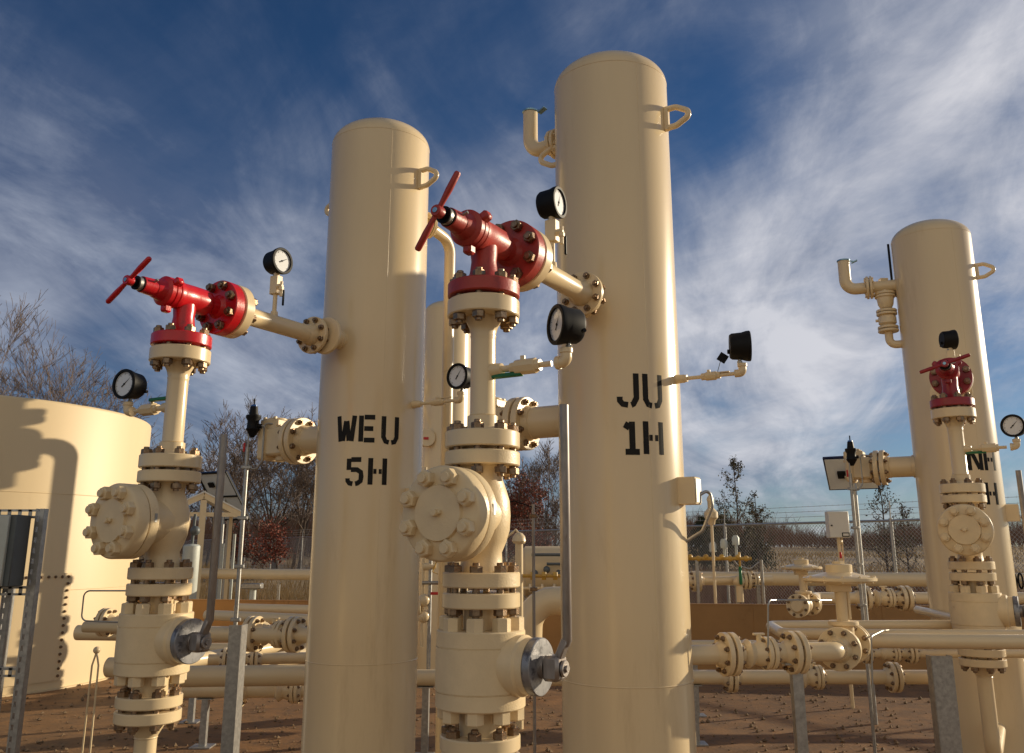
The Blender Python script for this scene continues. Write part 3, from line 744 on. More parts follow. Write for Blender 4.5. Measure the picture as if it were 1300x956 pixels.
# gauge branches on the vessels, local +X at z 2.29
def vessel_gauge(vl, who, az, tag, needle):
    b = V((*vl, 2.29)); p = loc2w(b, RV, 0, 0)
    t = thing('gauge_branch', f'thin valved branch on the side of the {who}', 'ball valve', p, ROT, 'small valved gauge branches')
    mb = MB(); mb.lathe((-.02, 0, 0), (1, 0, 0), [(0, 0), (0, .024), (.05, .020), (.06, .020), (.066, .017), (.075, .017), (.076, .009), (.31, .009), (.31, 0)], 18); part(t, 'nipple', mb, 'cream')
    mb = MB(); mb.lathe((.125, 0, 0), (1, 0, 0), [(0, 0), (0, .017), (.02, .017), (.022, .021), (.07, .021), (.075, .016), (.09, .016), (.09, 0)], 8); mb.cyl((.16, 0, .015), (.16, 0, .03), .008, 10); part(t, 'valve_body', mb, 'cream')
    mb = MB(); mb.box((.21, -.004, .020 if not tag else .012), (.10, .014, .006), ch=.0015); part(t, 'handle', mb, 'cream')
    mb = MB(); mb.tube([(.285, 0, 0), (.32, 0, 0), (.32, 0, .04)], .0185, 16, fil=.016); mb.cyl((.32, 0, .028), (.32, 0, .045), .022, 16, .002); part(t, 'elbow', mb, 'cream')
    if tag:
        q = Quaternion((0, 0, 1), R(20)) @ Quaternion((0, 1, 0), R(35)) @ Quaternion((1, 0, 0), R(0))
        mb = MB(); mb.box((.225, .02, .085), (.042, .003, .042), q=q); mb.cyl((.20, .01, .02), (.215, .02, .075), .0015, 6); part(t, 'tag', mb, 'black', 'small square black tag standing up on its wire')
    gauge(loc2w(b, RV + .32, 0, .040), az, f'black gauge on the thin side branch of the {who}', needle)
vessel_gauge(JU, 'JU 1H vessel', 80, True, 10)
vessel_gauge(WEU, 'WEU 5H vessel', -34, False, 35)

# level valves with regulators on the vessels' side nozzles (local -X, z 2.135)
def level_valve(vl, who, near):
    p = loc2w((*vl, 2.135), -.55, 0, 0)
    t = thing('level_control_valve', f'boxy cream level valve bolted on the left nozzle of the {who}', 'valve', p, ROT, 'boxy level valves on side nozzles')
    mb = MB(); flange(mb, (-.007, 0, 0), (-1, 0, 0), .140, .036, .09, .07, .02); part(t, 'flange', mb, 'cream')
    mb = MB(); mb.box((-.135, 0, .0), (.15, .17, .17), ch=.012); mb.box((-.19, 0, .105), (.15, .15, .07), ch=.01); mb.box((-.225, 0, -.01), (.06, .20, .20), ch=.012)
    mb.cyl((-.12, 0, -.08), (-.12, 0, -.115), .05, 20, .004); mb.cyl((-.19, 0, .13), (-.19, 0, .15), .06, 20, .004)
    for y in (-.06, .06):
        for x in (-.15, -.235): mb.hexa((x, y, .14), (0, 0, 1), .012, .014)
        for z in (-.07, .06): mb.hexa((-.255, y, z), (-1, 0, 0), .013, .014)
    part(t, 'valve_body', mb, 'cast')
    return t
level_valve(WEU, 'WEU 5H vessel', True); level_valve(JU, 'JU 1H vessel', True); level_valve(NH, 'right-hand vessel', True)
def regulator_post(px, ytop, Y, pybase, who, strut):
    top = at(px, ytop, Y); base = V((top.x, top.y, 0)); h = top.z
    t = thing('regulator_post', f'slim pipe post carrying a black regulator beside the level valve of the {who}', 'regulator', base, 0, 'regulator posts beside level valves')
    mb = MB(); mb.cyl((0, 0, 0), (0, 0, h - .30), .0125, 14); part(t, 'post', mb, 'galv')
    mb = MB()
    for z in (h - .42, h - .72, h - 1.0, h - 1.3): part(t, 'clamp', MB().box((0, 0, z), (.055, .03, .020), ch=.002), 'galv')
    mb = MB(); mb.lathe((.022, 0, h - .24), (0, 0, 1), [(0, 0), (0, .012), (.03, .03), (.05, .042), (.06, .036), (.10, .034), (.12, .045), (.135, .045), (.14, .028), (.19, .022), (.19, 0)], 20)
    mb.cyl((.022, 0, h - .05), (.022, 0, h), .005, 8); mb.cyl((-.012, 0, h - .17), (.075, 0, h - .17), .014, 12); rg = part(t, 'regulator', mb, 'black')
    part(rg, 'blue_cap', MB().lathe((.022, 0, h - .07), (0, 0, 1), [(0, 0), (0, .022), (.03, .018), (.035, 0)], 16), 'blue')
    mb = MB(); mb.tube([(.0, 0, h - .45), (0, 0, h - .20), (.0, 0, h - .17)], .0055, 8); mb.tube([(.075, 0, h - .17), (.092, 0, h - .17), (.092, 0, h - .38), (.06, 0, h - .43), (0, 0, h - .43)], .0055, 8, fil=.025)
    mb.tube([(.092, 0, h - .22), (.092, 0, h - .15), (.19, 0, h - .165)], .0055, 8, fil=.025); part(t, 'tubing', mb, 'steel')
    mb = MB(); mb.box((-.022, 0, h - .30), (.012, .012, .055), ch=.003); part(t, 'shutoff_handle', mb, 'redgrip')
    if strut:
        mb = MB(); mb.box((.01, -.03, .535), (.07, .006, 1.07)); mb.box((.0485, .010, .535), (.006, .12, 1.07)); part(t, 'angle_strut', mb, 'galv')
    return t
regulator_post(319, 506, 5.30, 867, 'WEU 5H vessel', True)
regulator_post(1075, 553, 6.95, 742, 'right-hand vessel', False)

# ------------------------------------------------------------------ generic pipe run helpers
def run(name, label, cat, pts, r, fil=.12, pairs=(), group=None, m_='cream', valves=(), seg=20, supports=()):
    base = V(pts[0]); base = V((base.x, base.y, 0))
    t = thing(name, label, cat, base, 0, group); P_ = [V(p) - base for p in pts]
    part(t, 'pipe', MB().tube(P_, r, seg, fil=fil), m_)
    for c, ax, fr, th in pairs:
        c = V(c) - base; ax = V(ax).normalized(); mb = MB()
        g = th * .22
        mb.disc(c + ax * g, ax, fr, th, .003, 36); mb.disc(c - ax * g, -ax, fr, th, .003, 36)
        mb.lathe(c + ax * (g + th - .001), ax, [(0, 0), (0, r * 1.45), (th * 1.2, r * 1.02), (th * 1.2, 0)], 28)
        mb.lathe(c - ax * (g + th - .001), -ax, [(0, 0), (0, r * 1.45), (th * 1.2, r * 1.02), (th * 1.2, 0)], 28)
        f = part(t, 'flange_pair', mb, m_)
        bolts(f, c, ax, fr * .80, 8, 2 * (g + th), fr * .125, end=.008)
    for c, ax, vr, ln, kind in valves:
        c = V(c) - base; ax = V(ax).normalized(); mb = MB()
        mb.lathe(c - ax * ln / 2, ax, [(0, 0), (0, r * 1.1), (ln * .12, r * 1.5), (ln * .3, vr * .8), (ln * .5, vr), (ln * .7, vr), (ln * .74, vr * .6), (ln * .9, r * 1.5), (ln, r * 1.1), (ln, 0)], 28)
        mb.disc(c + ax * ln * .1, ax, vr * 1.25, ln * .13, .003, 32); mb.disc(c + ax * ln * .26, ax, vr * 1.25, ln * .13, .003, 32)
        mb.cyl(c, c + V((0, 0, vr * 1.5)), vr * .22, 12)
        vb = part(t, 'valve_body', mb, m_)
        if kind:
            mb = MB(); q = Quaternion((0, 0, 1), math.atan2(ax.y, ax.x))
            if kind == 'stub': mb.box(c + V((0, 0, vr * 1.45)), (vr * .9, vr * .35, vr * .15), q=q); part(t, 'valve_stem', mb, m_)
            else: mb.box(c + V((0, 0, vr * 1.5)) + ax * vr, (vr * 2.6, vr * .35, vr * .15), q=q); part(t, 'valve_handle', mb, kind)
        bolts(vb, c + ax * ln * .245, ax, vr * 1.02, 8, ln * .30, vr * .16, end=.006)
    if supports:
        for s in supports:
            s = V(s) - base; mb = MB(); mb.box((s.x, s.y, s.z / 2 - r / 2), (.05, .05, s.z - r)); mb.box((s.x, s.y, .008), (.16, .16, .012)); mb.box((s.x, s.y, s.z - r - .004), (.12, .08, .008)); part(t, 'pipe_support', mb, 'galv')
    return t
def control_valve(c, ax, label, s=1.0, with_tube=True):
    """diaphragm control valve, centre c, flow axis ax"""
    base = V((c[0], c[1], 0)); ax = V(ax).normalized(); z = c[2]
    t = thing('diaphragm_control_valve', label, 'control valve', base, 0, 'control valves with round diaphragm heads')
    C = V((0, 0, z)); mb = MB()
    mb.ball(C, .075 * s, 24, 12); mb.cyl(C - ax * .15 * s, C + ax * .15 * s, .055 * s, 24)
    mb.disc(C - ax * .155 * s, ax, .100 * s, .028 * s, .003, 40); mb.disc(C + ax * .127 * s, ax, .100 * s, .028 * s, .003, 40)
    mb.cyl(C, C + V((0, 0, .12 * s)), .05 * s, 24); mb.disc(C + V((0, 0, .10 * s)), (0, 0, 1), .075 * s, .022 * s, .003, 32)
    b = part(t, 'valve_body', mb, 'cast')
    for sg in (-1, 1):
        e = C + ax * sg * .158 * s
        f = MB(); f.disc(e, ax * sg, .103 * s, .026 * s, .003, 40); f.lathe(e + ax * sg * .025 * s, ax * sg, [(0, 0), (0, .066 * s), (.03 * s, .048 * s), (.03 * s, 0)], 28)
        f = part(t, 'flange', f, 'cream'); bolts(f, C + ax * sg * .155 * s, ax, .083 * s, 8, .062 * s, .0135 * s)
    mb = MB(); w = .034 * s
    mb.tube([C + V((0, 0, .12 * s)), C + V((0, 0, .27 * s))], .031 * s, 16); mb.box(C + V((.03 * s, 0, .21 * s)), (.012 * s, .05 * s, .16 * s)); mb.box(C + V((-.01 * s, 0, .285 * s)), (.11 * s, .07 * s, .04 * s), ch=.004)
    part(t, 'yoke', mb, 'cast')
    mb = MB(); z1 = .300 * s
    mb.lathe(C + V((0, 0, z1)), (0, 0, 1), [(0, 0), (0, .06 * s), (.010 * s, .13 * s), (.018 * s, .178 * s), (.022 * s, .182 * s), (.034 * s, .182 * s), (.038 * s, .178 * s), (.048 * s, .13 * s), (.062 * s, .07 * s), (.064 * s, .066 * s), (.10 * s, .066 * s), (.104 * s, .06 * s), (.104 * s, 0)], 56)
    mb.cyl(C + V((0, 0, z1 + .10 * s)), C + V((0, 0, z1 + .118 * s)), .03 * s, 6)
    d = part(t, 'diaphragm_head', mb, 'cream')
    bolts(d, C + V((0, 0, z1 + .028 * s)), (0, 0, 1), .168 * s, 12, .014 * s, .009 * s, 'cream', end=.003)
    return t

# JU outlet line with its control valve
def ju_outlet():
    z = 1.018; a = V((.80, 4.275, z)); e = V((1.555, 4.43, z)); d = (e - a).normalized()
    def on(px):
        u = (px - 650) / F
        k = 0.0
        for i in range(60):
            p = a + d * (i * .02)
            if p.x / (p.y / 1.057) >= u: return p
        return p
    run('outlet_line', 'cream outlet pipe with flange pairs low on the right of the JU 1H vessel', 'pipe',
        [a, e, e + YA * .10], .0445, .085, pairs=[(on(921), d, .098, .026), (on(1007), d, .098, .026)], valves=[(on(962), d, .060, .17, 'stub')], group='flanged pipes at knee height', supports=[(on(1007).x, on(1007).y, z)])
    cv = e + YA * .285
    control_valve((cv.x, cv.y, z), YA, 'nearer control valve with a broad round diaphragm head, right of the JU 1H vessel')
    tb = MB(); p0 = at(1112, 867, 4.5); 
    q = [at(975, 838, 4.3), at(975, 762, 4.3), at(1055, 762, 4.75)]
    single('instrument_tube', 'thin steel tube bent over above the JU 1H outlet pipe', 'tube', MB().tube(q, .0045, 8, fil=.03), 'steel', 'thin bent instrument tubes', loc=tuple(q[0]))
    q = [at(1108, 880, 4.7), at(1106, 808, 4.7), at(1120, 801, 4.9), at(1128, 800, 5.1)]
    single('instrument_tube', 'thin steel tube rising in front of the twin pipes right of the nearer control valve', 'tube', MB().tube(q, .0045, 8, fil=.02), 'steel', 'thin bent instrument tubes', loc=tuple(q[0]))
    run('straight_pipe', 'thicker cream pipe running right from the back of the nearer control valve', 'pipe', [cv + YA * .17, cv + YA * .31, V((9, 4.45, 1.0))], .038, .08, group='flanged pipes at knee height')
ju_outlet()
# second control valve farther back and its line running right
c2 = at(1021, 768, 8.3); c2.z = 1.0
control_valve(c2, (.6, .8, 0), 'farther control valve with a diaphragm head, seen behind the nearer one', 1.0)
la = at(1036, 776, 9.4); lb = at(1190, 776, 9.4); la.z = lb.z = .96
run('outlet_line', 'cream pipe with flange pairs running right behind the two control valves', 'pipe', [c2 + V((.12, .16, 0)) * 1.0, V((la.x, la.y, c2.z - .0)), V((lb.x + 2, lb.y, c2.z))], .06, .1,
    pairs=[(V((at(1098, 776, 9.4).x, 9.4, c2.z)), (1, 0, 0), .125, .04), (V((at(1150, 776, 9.4).x, 9.4, c2.z)), (1, 0, 0), .125, .04)], valves=[(V((at(1124, 776, 9.4).x, 9.4, c2.z)), (1, 0, 0), .08, .22, 'stub')], group='flanged pipes at knee height')
# looped pipe and straight pipe at the right
def right_pipes():
    z = 1.03; Yf = 5.18
    L = at(990, 804, Yf).x
    run('looped_pipe', 'cream pipe with a rounded return bend passing behind the nearer control valve', 'pipe', [(9, Yf - .45, z), (L + .02, Yf, z), (L + .10, Yf + .55, z), (3.0, Yf + .62, z), (3.2, Yf + 2, z)], .030, .07, group='flanged pipes at knee height')
    b = at(1197, 850, 5.0)
    mb = MB(); x = .112; mb.box((0, 0, b.z / 2 + .04), (x, .006, b.z + .06)); mb.box((x / 2, .03, b.z / 2 + .04), (.006, .06, b.z + .06)); mb.box((-x / 2, .03, b.z / 2 + .04), (.006, .06, b.z + .06)); mb.box((0, 0, .006), (.2, .2, .012))
    mb.v = [(p[0] + b.x, p[1] + b.y, p[2]) for p in mb.v]
    single('channel_support', 'galvanised channel post under the twin pipes left of the right valve stack', 'support post', mb, 'galv', loc=(b.x, b.y, 0))
    # low line near the floor with small flanges
    zz = .62; Yl = 7.0; pp = []
    for px in (1103, 1160): pp.append((V((at(px, 862, 6.3).x, 6.3, .80)), (1, 0, 0), .065, .02))
    run('drain_line', 'small flanged cream drain pipe low in front of the brown wall', 'pipe', [(at(1075, 862, 6.3).x, 6.3, .80), (6.0, 6.3, .80)], .028, 0, pairs=pp, valves=[(V((at(1133, 862, 6.3).x, 6.3, .80)), (1, 0, 0), .045, .14, 'stub')], group='small drain pipes')
right_pipes()
# ------------------------------------------------------------------ left pipework
def left_pipes():
    # pipe ending left of the left valve stack
    Y = 5.0; a = at(107, 796, Y)
    run('stub_pipe', 'cream pipe with a capped end sticking out left of the left valve stack', 'pipe', [(a.x, Y, a.z), (a.x + .50, Y - .05, a.z)], .029, 0, group='low cream pipes')
    m_ = MB()
    q = [at(160, 750, 4.6), at(107, 750, 4.6), at(103, 788, 4.6), at(150, 790, 4.6)]
    single('instrument_tube', 'thin tube bent round a corner over the capped pipe end at the left', 'tube', MB().tube(q, .004, 8, fil=.03), 'steel', 'thin bent instrument tubes', loc=tuple(q[0]))
    c = at(127, 790, 5.6)
    run('flanged_stub', 'flange and valve behind the capped pipe end left of the left valve stack', 'valve', [(c.x - .02, 5.6, c.z), (c.x + .6, 5.5, c.z)], .035, 0, pairs=[(V((c.x + .04, 5.6, c.z)), (1, -.2, 0), .085, .022)], valves=[(V((c.x + .18, 5.58, c.z - .02)), (1, -.1, 0), .055, .16, 'stub')], group='low cream pipes')
    e = at(134, 847, 5.8)
    run('drain_stub', 'short fat cream pipe end at floor level left of the left valve stack', 'pipe', [(e.x + .02, 5.8, e.z), (e.x + .36, 5.75, e.z)], .06, 0, group='low cream pipes')
    mb = MB()
    for dx in (-.02, .02): mb.tube([(0, 0, .1), (dx, 0, .02), (dx * 1.3, 0, -e.z + .004)], .006, 8)
    mb.ball((0, 0, .11), .022, 12, 8); mb.v = [(p[0] + e.x - .03, p[1] + 5.72, p[2] + e.z) for p in mb.v]
    single('drain_valve', 'tiny drain valve on two thin legs at the pipe end by the big tank', 'valve', mb, 'cream', loc=(e.x, 5.72, 0))
    # between the left stack and the WEU vessel
    def H(px0, px1, py, Y0, Y1, r, label, **k):
        p0 = at(px0, py, Y0); p1 = at(px1, py, Y1); z = (p0.z + p1.z) / 2
        return run('cross_pipe', label, 'pipe', [(p0.x, Y0, z), (p1.x, Y1, z)], r, 0, group='cream cross pipes left of the WEU 5H vessel', **k)
    H(300, 400, 773, 9.5, 9.2, .045, 'uppermost cream cross pipe behind the regulator post, in front of the lit brown wall')
    H(262, 410, 784, 8.4, 7.8, .045, 'second cream cross pipe from the top, crossing just below the lit brown wall')
    p0 = at(262, 803, 6.4); zz = p0.z
    def X(px, Y=6.3): return at(px, 803, Y).x
    run('flanged_line', 'cream pipe with two fat flange pairs entering the WEU 5H vessel area', 'pipe', [(p0.x - .9, 6.4, zz), (X(400), 6.2, zz)], .052, 0,
        pairs=[(V((X(322), 6.3, zz)), (1, -.25, 0), .118, .030), (V((X(376), 6.25, zz)), (1, -.25, 0), .118, .030)], valves=[(V((X(349), 6.28, zz)), (1, -.25, 0), .072, .18, 'stub')], group='flanged pipes at knee height')
    H(190, 400, 828, 6.8, 8.8, .055, 'short cream cross pipe behind the stem plate of the left ball valve')
    H(300, 420, 836, 6.8, 7.9, .060, 'cream cross pipe rising to the right below the two fat flange pairs')
    H(180, 420, 858, 5.9, 6.0, .065, 'lowest cream cross pipe along the floor in front of the WEU 5H vessel', )
    f = at(282, 838, 6.7)
    run('floor_flange', 'small flange set on the floor pipe behind the angle strut', 'flange', [(f.x - .1, 6.7, f.z), (f.x + .9, 6.9, f.z)], .04, 0, pairs=[(V((f.x + .03, 6.72, f.z)), (1, .2, 0), .085, .022), (V((f.x + .22, 6.76, f.z)), (1, .2, 0), .085, .022)], group='low cream pipes')
left_pipes()

def low_lines():
    def line(x0, x1, Y, z, r, label, fl=(), vl=()):
        run('low_line', label, 'pipe', [(x0, Y, z), (x1, Y, z)], r, 0, pairs=[(V((x, Y, z)), (1, 0, 0), r * 2.1, r * .55) for x in fl],
            valves=[(V((x, Y, z)), (1, 0, 0), r * 1.35, r * 3.4, 'stub') for x in vl], group='low cream pipes', supports=[(x0 + .4, Y, z), (x1 - .4, Y, z)])
    line(1.05, 6.5, 7.4, .50, .055, 'lowest cream pipe to the right of the JU 1H vessel, with two flange pairs', (1.75, 3.05), (2.4,))
    line(1.30, 6.8, 8.6, .62, .045, 'thinner low cream pipe farthest back along the brown wall at the right', (2.6, 4.1), (3.4,))
    line(-2.8, -1.1, 7.3, .42, .06, 'low cream pipe on the ground between the left valve stack and the WEU 5H vessel', (-2.15,), (-1.75,))
    line(-3.25, -1.2, 8.3, .62, .05, 'thinner low cream pipe just above and behind the lowest one at the left', (-2.2,), ())
    line(-1.05, 1.0, 7.0, .55, .06, 'low cream pipe passing behind the foot of the middle valve stack', (-.25,), ())
low_lines()

# ------------------------------------------------------------------ electrical rack at the left edge
def rack():
    Y = 4.5; tr = at(54, 646, Y); x1 = tr.x; zt = tr.z
    t = thing('electrical_rack', 'slotted galvanised rack with grey junction boxes in front of the big tank', 'electrical rack', (x1, Y, 0))
    def channel(p0, p1, w=.041, slots=True):
        p0 = V(p0); p1 = V(p1); d = (p1 - p0); L = d.length; mb = MB()
        vert = abs(d.z) > .5 * L; c = (p0 + p1) / 2; tk = .003
        if vert:
            mb.box(c + V((w / 2, 0, 0)), (tk, w, L)); mb.box(c + V((-w / 2, 0, 0)), (tk, w, L))
            n = int(L / .05)
            for k in range(n):      # slotted face: bridges between the slots
                mb.box((c.x - w * .16, c.y - w / 2, p0.z + (k + .5) * L / n), (w * .34, tk, .026))
            mb.box(c + V((-w * .40, -w / 2, 0)), (w * .2, tk, L)); mb.box(c + V((w * .245, -w / 2, 0)), (w * .51, tk, L))
        else:
            mb.box(c + V((0, 0, w / 2)), (L, w, tk)); mb.box(c + V((0, 0, -w / 2)), (L, w, tk)); mb.box(c + V((0, -w / 2, w * .38)), (L, tk, w * .25)); mb.box(c + V((0, -w / 2, -w * .38)), (L, tk, w * .25))
            n = max(1, int(L / .05))
            for k in range(n): mb.box((min(p0.x, p1.x) + (k + .5) * L / n, c.y - w / 2, c.z), (.018, tk, w))
        return mb
    part(t, 'post', channel((0, 0, 0), (0, 0, zt)), 'galv'); part(t, 'post', channel((-.62, 0, 0), (-.62, 0, zt)), 'galv')
    part(t, 'post', channel((-.145, .05, 0), (-.145, .05, zt - .37)), 'galv')
    for z in (zt - .025, zt - .40, zt - .78): part(t, 'crossbar', channel((-.60, 0, z), (-.022, 0, z)), 'galv')
    for x, w in ((-.108, .150), (-.31, .21)):
        b = MB(); b.box((x, -.095, zt - .205), (w, .13, .34), ch=.004); bx = part(t, 'junction_box', b, 'greybox')
        c = MB(); c.box((x + .016, -.170, zt - .205), (w * .40, .020, .335), ch=.003); part(bx, 'cover_strip', c, 'greylight')
    mb = MB(); mb.cyl((-.26, -.06, 0), (-.26, -.06, zt - .38), .017, 12); mb.cyl((-.20, -.06, 0), (-.20, -.06, zt - .38), .013, 12); part(t, 'conduit', mb, 'galv')
rack()

# ------------------------------------------------------------------ hidden riser whose shadow falls on the tank
def shadow_riser():
    b = V((-1.78, 11.20, 0))
    t = thing('relief_riser', 'tall cream relief riser behind the WEU 5H vessel, shading the big tank', 'pipe', b)
    mb = MB(); mb.tube([(0, -.04, 3.1), (0, -.04, 4.13)], .055, 20)
    mb.tube([(0, -.05, 3.52), (0, .30, 3.52), (0, .30, 0)], .085, 24, fil=.22)
    mb.tube([(0, -.05, 3.62), (0, -.75, 3.62)], .075, 20)
    mb.tube([(0, -.05, 3.35), (0, -.35, 3.22), (0, -.8, 3.12)], .05, 20, fil=.25)
    part(t, 'pipe', mb, 'cream')
    mb = MB()
    for z, r in ((3.28, .15), (3.36, .15), (3.78, .15), (3.86, .15), (4.05, .11)): mb.disc((0, -.04, z), (0, 0, 1), r, .055, .004, 32)
    for z, r in ((1.42, .17), (1.52, .17), (1.95, .16), (.85, .17), (.95, .17)): mb.disc((0, .30, z), (0, 0, 1), r, .06, .004, 32)
    mb.ball((0, -.04, 3.60), .15, 20, 12); mb.ball((0, .30, 1.20), .19, 20, 12); mb.ball((0, -.42, 3.62), .15, 16, 10)
    mb.tube([(0, .1, 4.08), (0, .42, 4.00)], .02, 10)
    mb.cyl((0, -.6, .75), (0, .3, .75), .06, 16); mb.cyl((0, .3, 1.2), (0, -.4, 1.45), .035, 12)
    part(t, 'flange', mb, 'cream')
shadow_riser()

# ------------------------------------------------------------------ between WEU vessel and middle stack
def small_things():
    # galvanised post with small valves in front of the distant vessel
    Y = 7.2; p = at(547, 690, Y); x = p.x
    t = thing('instrument_post', 'galvanised post with small cream valves between the WEU 5H vessel and the middle valve stack', 'instrument post', (x, Y, 0))
    part(t, 'post', MB().cyl((0, 0, 0), (0, 0, 1.62), .016, 12), 'galv')
    mb = MB(); rx = -.055
    mb.cyl((rx, 0, .75), (rx, 0, 2.15), .012, 10)
    for z in (1.50, 1.56, 1.62, 1.95, 2.02): mb.hexa((rx, 0, z), (0, 0, 1), .03, .028)
    mb.lathe((rx, 0, 1.36), (1, 0, 0), [(0, 0), (0, .03), (.05, .03), (.07, .018), (.10, .018), (.10, 0)], 14)
    mb.lathe((rx, 0, 1.98), (1, 0, 0), [(0, 0), (0, .03), (.05, .03), (.07, .018), (.12, .018), (.12, 0)], 14)
    mb.ball((rx + .01, 0, 1.10), .05, 14, 8); mb.ball((rx + .01, 0, .98), .05, 14, 8); mb.disc((rx - .03, 0, 1.04), (1, 0, 0), .06, .02, .003, 20)
    part(t, 'valve_body', mb, 'cream')
    mb = MB(); mb.tube([(.02, -.03, 1.32), (.05, -.03, 1.40), (.09, -.03, 1.38), (.07, -.03, 1.30)], .006, 8, closed=True); part(t, 'lever_handle', mb, 'yellow')
    part(t, 'red_handle', MB().box((.045, -.03, 1.155), (.07, .02, .022), ch=.004), 'redgrip')
    part(t, 'cross_tube', MB().cyl((-.06, -.02, 1.235), (.08, -.02, 1.235), .014, 12), 'steel')
    # little flanged nozzle with a red mark on the distant vessel
    q = at(541, 556, 10.6)
    t = thing('flanged_nozzle', 'little flanged fitting with a red tag on the distant vessel', 'flange', q)
    mb = MB(); mb.disc((0, 0, 0), (.3, -1, 0), .105, .04, .003, 28); mb.disc((-.01, .06, 0), (.3, -1, 0), .105, .04, .003, 28); part(t, 'flange', mb, 'cream')
    part(t, 'red_tag', MB().box((0, -.045, -.01), (.07, .01, .03)), 'redgrip')
    # slim dark post right of the middle stack
    Y = 5.5; p = at(677, 640, Y)
    t = thing('sensor_post', 'slim dark post right of the middle valve stack', 'post', (p.x, Y, 0))
    part(t, 'post', MB().cyl((0, 0, 0), (0, 0, p.z), .010, 10), 'lever')
    mb = MB()
    for py in (655, 748): part(t, 'clamp', MB().box((0, 0, at(677, py, Y).z), (.045, .03, .022), ch=.003), 'bolt')
    part(t, 'wire', MB().tube([(0, 0, p.z - .02), (-.12, 0, p.z + .02), (-.25, 0, p.z - .02), (-.40, .1, p.z - .45)], .004, 6), 'black')
    # valve head with gooseneck over the pipes, behind the middle stack
    Y = 8.0; p = at(659, 690, Y)
    t = thing('vent_stand', 'cream vent stand with small domed head right behind the middle valve stack', 'vent pipe', (p.x, Y, 0))
    z = p.z; mb = MB(); mb.cyl((0, 0, 0), (0, 0, z + .0), .035, 16); mb.lathe((0, 0, z), (0, 0, 1), [(0, 0), (0, .05), (.02, .062), (.06, .055), (.09, .03), (.10, 0)], 20)
    mb.tube([(0, 0, z + .08), (-.03, 0, z + .12), (-.14, 0, z + .03)], .012, 8); part(t, 'stand', mb, 'cream')
    mb = MB(); mb.cyl((-.25, 0, z - .28), (.4, 0, z - .28), .016, 10)
    for xx in (-.18, -.05, .1, .2, .3): mb.hexa((xx, 0, z - .28), (1, 0, 0), .04, .04)
    part(t, 'crossline', mb, 'yellow')
    # rounded pipe end by the wall
    Y = 9.3; p = at(700, 810, Y)
    run('bent_pipe', 'fat cream pipe bending down between the middle valve stack and the JU 1H vessel', 'pipe', [(p.x + 1.0, Y, .98), (p.x - .22, Y, .98), (p.x - .25, Y, .1)], .14, .26, group='low cream pipes', seg=28)
    # horizontal treater beyond the wall
    Y = 15.5; p = at(700, 725, Y); r = .42
    t = thing('horizontal_tank', 'low cream horizontal tank beyond the brown wall, seen between middle stack and JU 1H vessel', 'tank', (p.x, Y, 0))
    z = 1.12; part(t, 'shell', MB().lathe((-.45, 0, z), (1, 0, 0), [(-.14, 0), (-.12, .2), (-.06, .35), (0, r), (2.2, r), (2.26, .35), (2.3, .2), (2.32, 0)], 40), 'tank')
    mb = MB(); mb.box((-.2, 0, .36), (.10, .5, .72)); mb.box((.3, 0, .36), (.06, .5, .72)); mb.box((1.5, 0, .36), (.10, .5, .72)); part(t, 'saddle', mb, 'cream')
    mb = MB(); mb.tube([(-.35, -.5, 1.40), (.5, -.5, 1.40)], .025, 8); mb.tube([(-.1, -.5, 1.25), (.4, -.5, 1.25), (.4, -.5, 1.0)], .025, 8)
    for k in range(5): mb.ball((-.3 + k * .2, -.5, 1.1 + .06 * (k % 2)), .06, 10, 6)
    part(t, 'piping', mb, 'greybox')
    mb = MB(); mb.cyl((-.6, -.55, .86), (.9, -.55, .86), .03, 10)
    for k in range(6): mb.disc((-.4 + k * .2, -.55, .86), (1, 0, 0), .075, .04, .003, 16)
    part(t, 'manifold', mb, 'cream')
small_things()

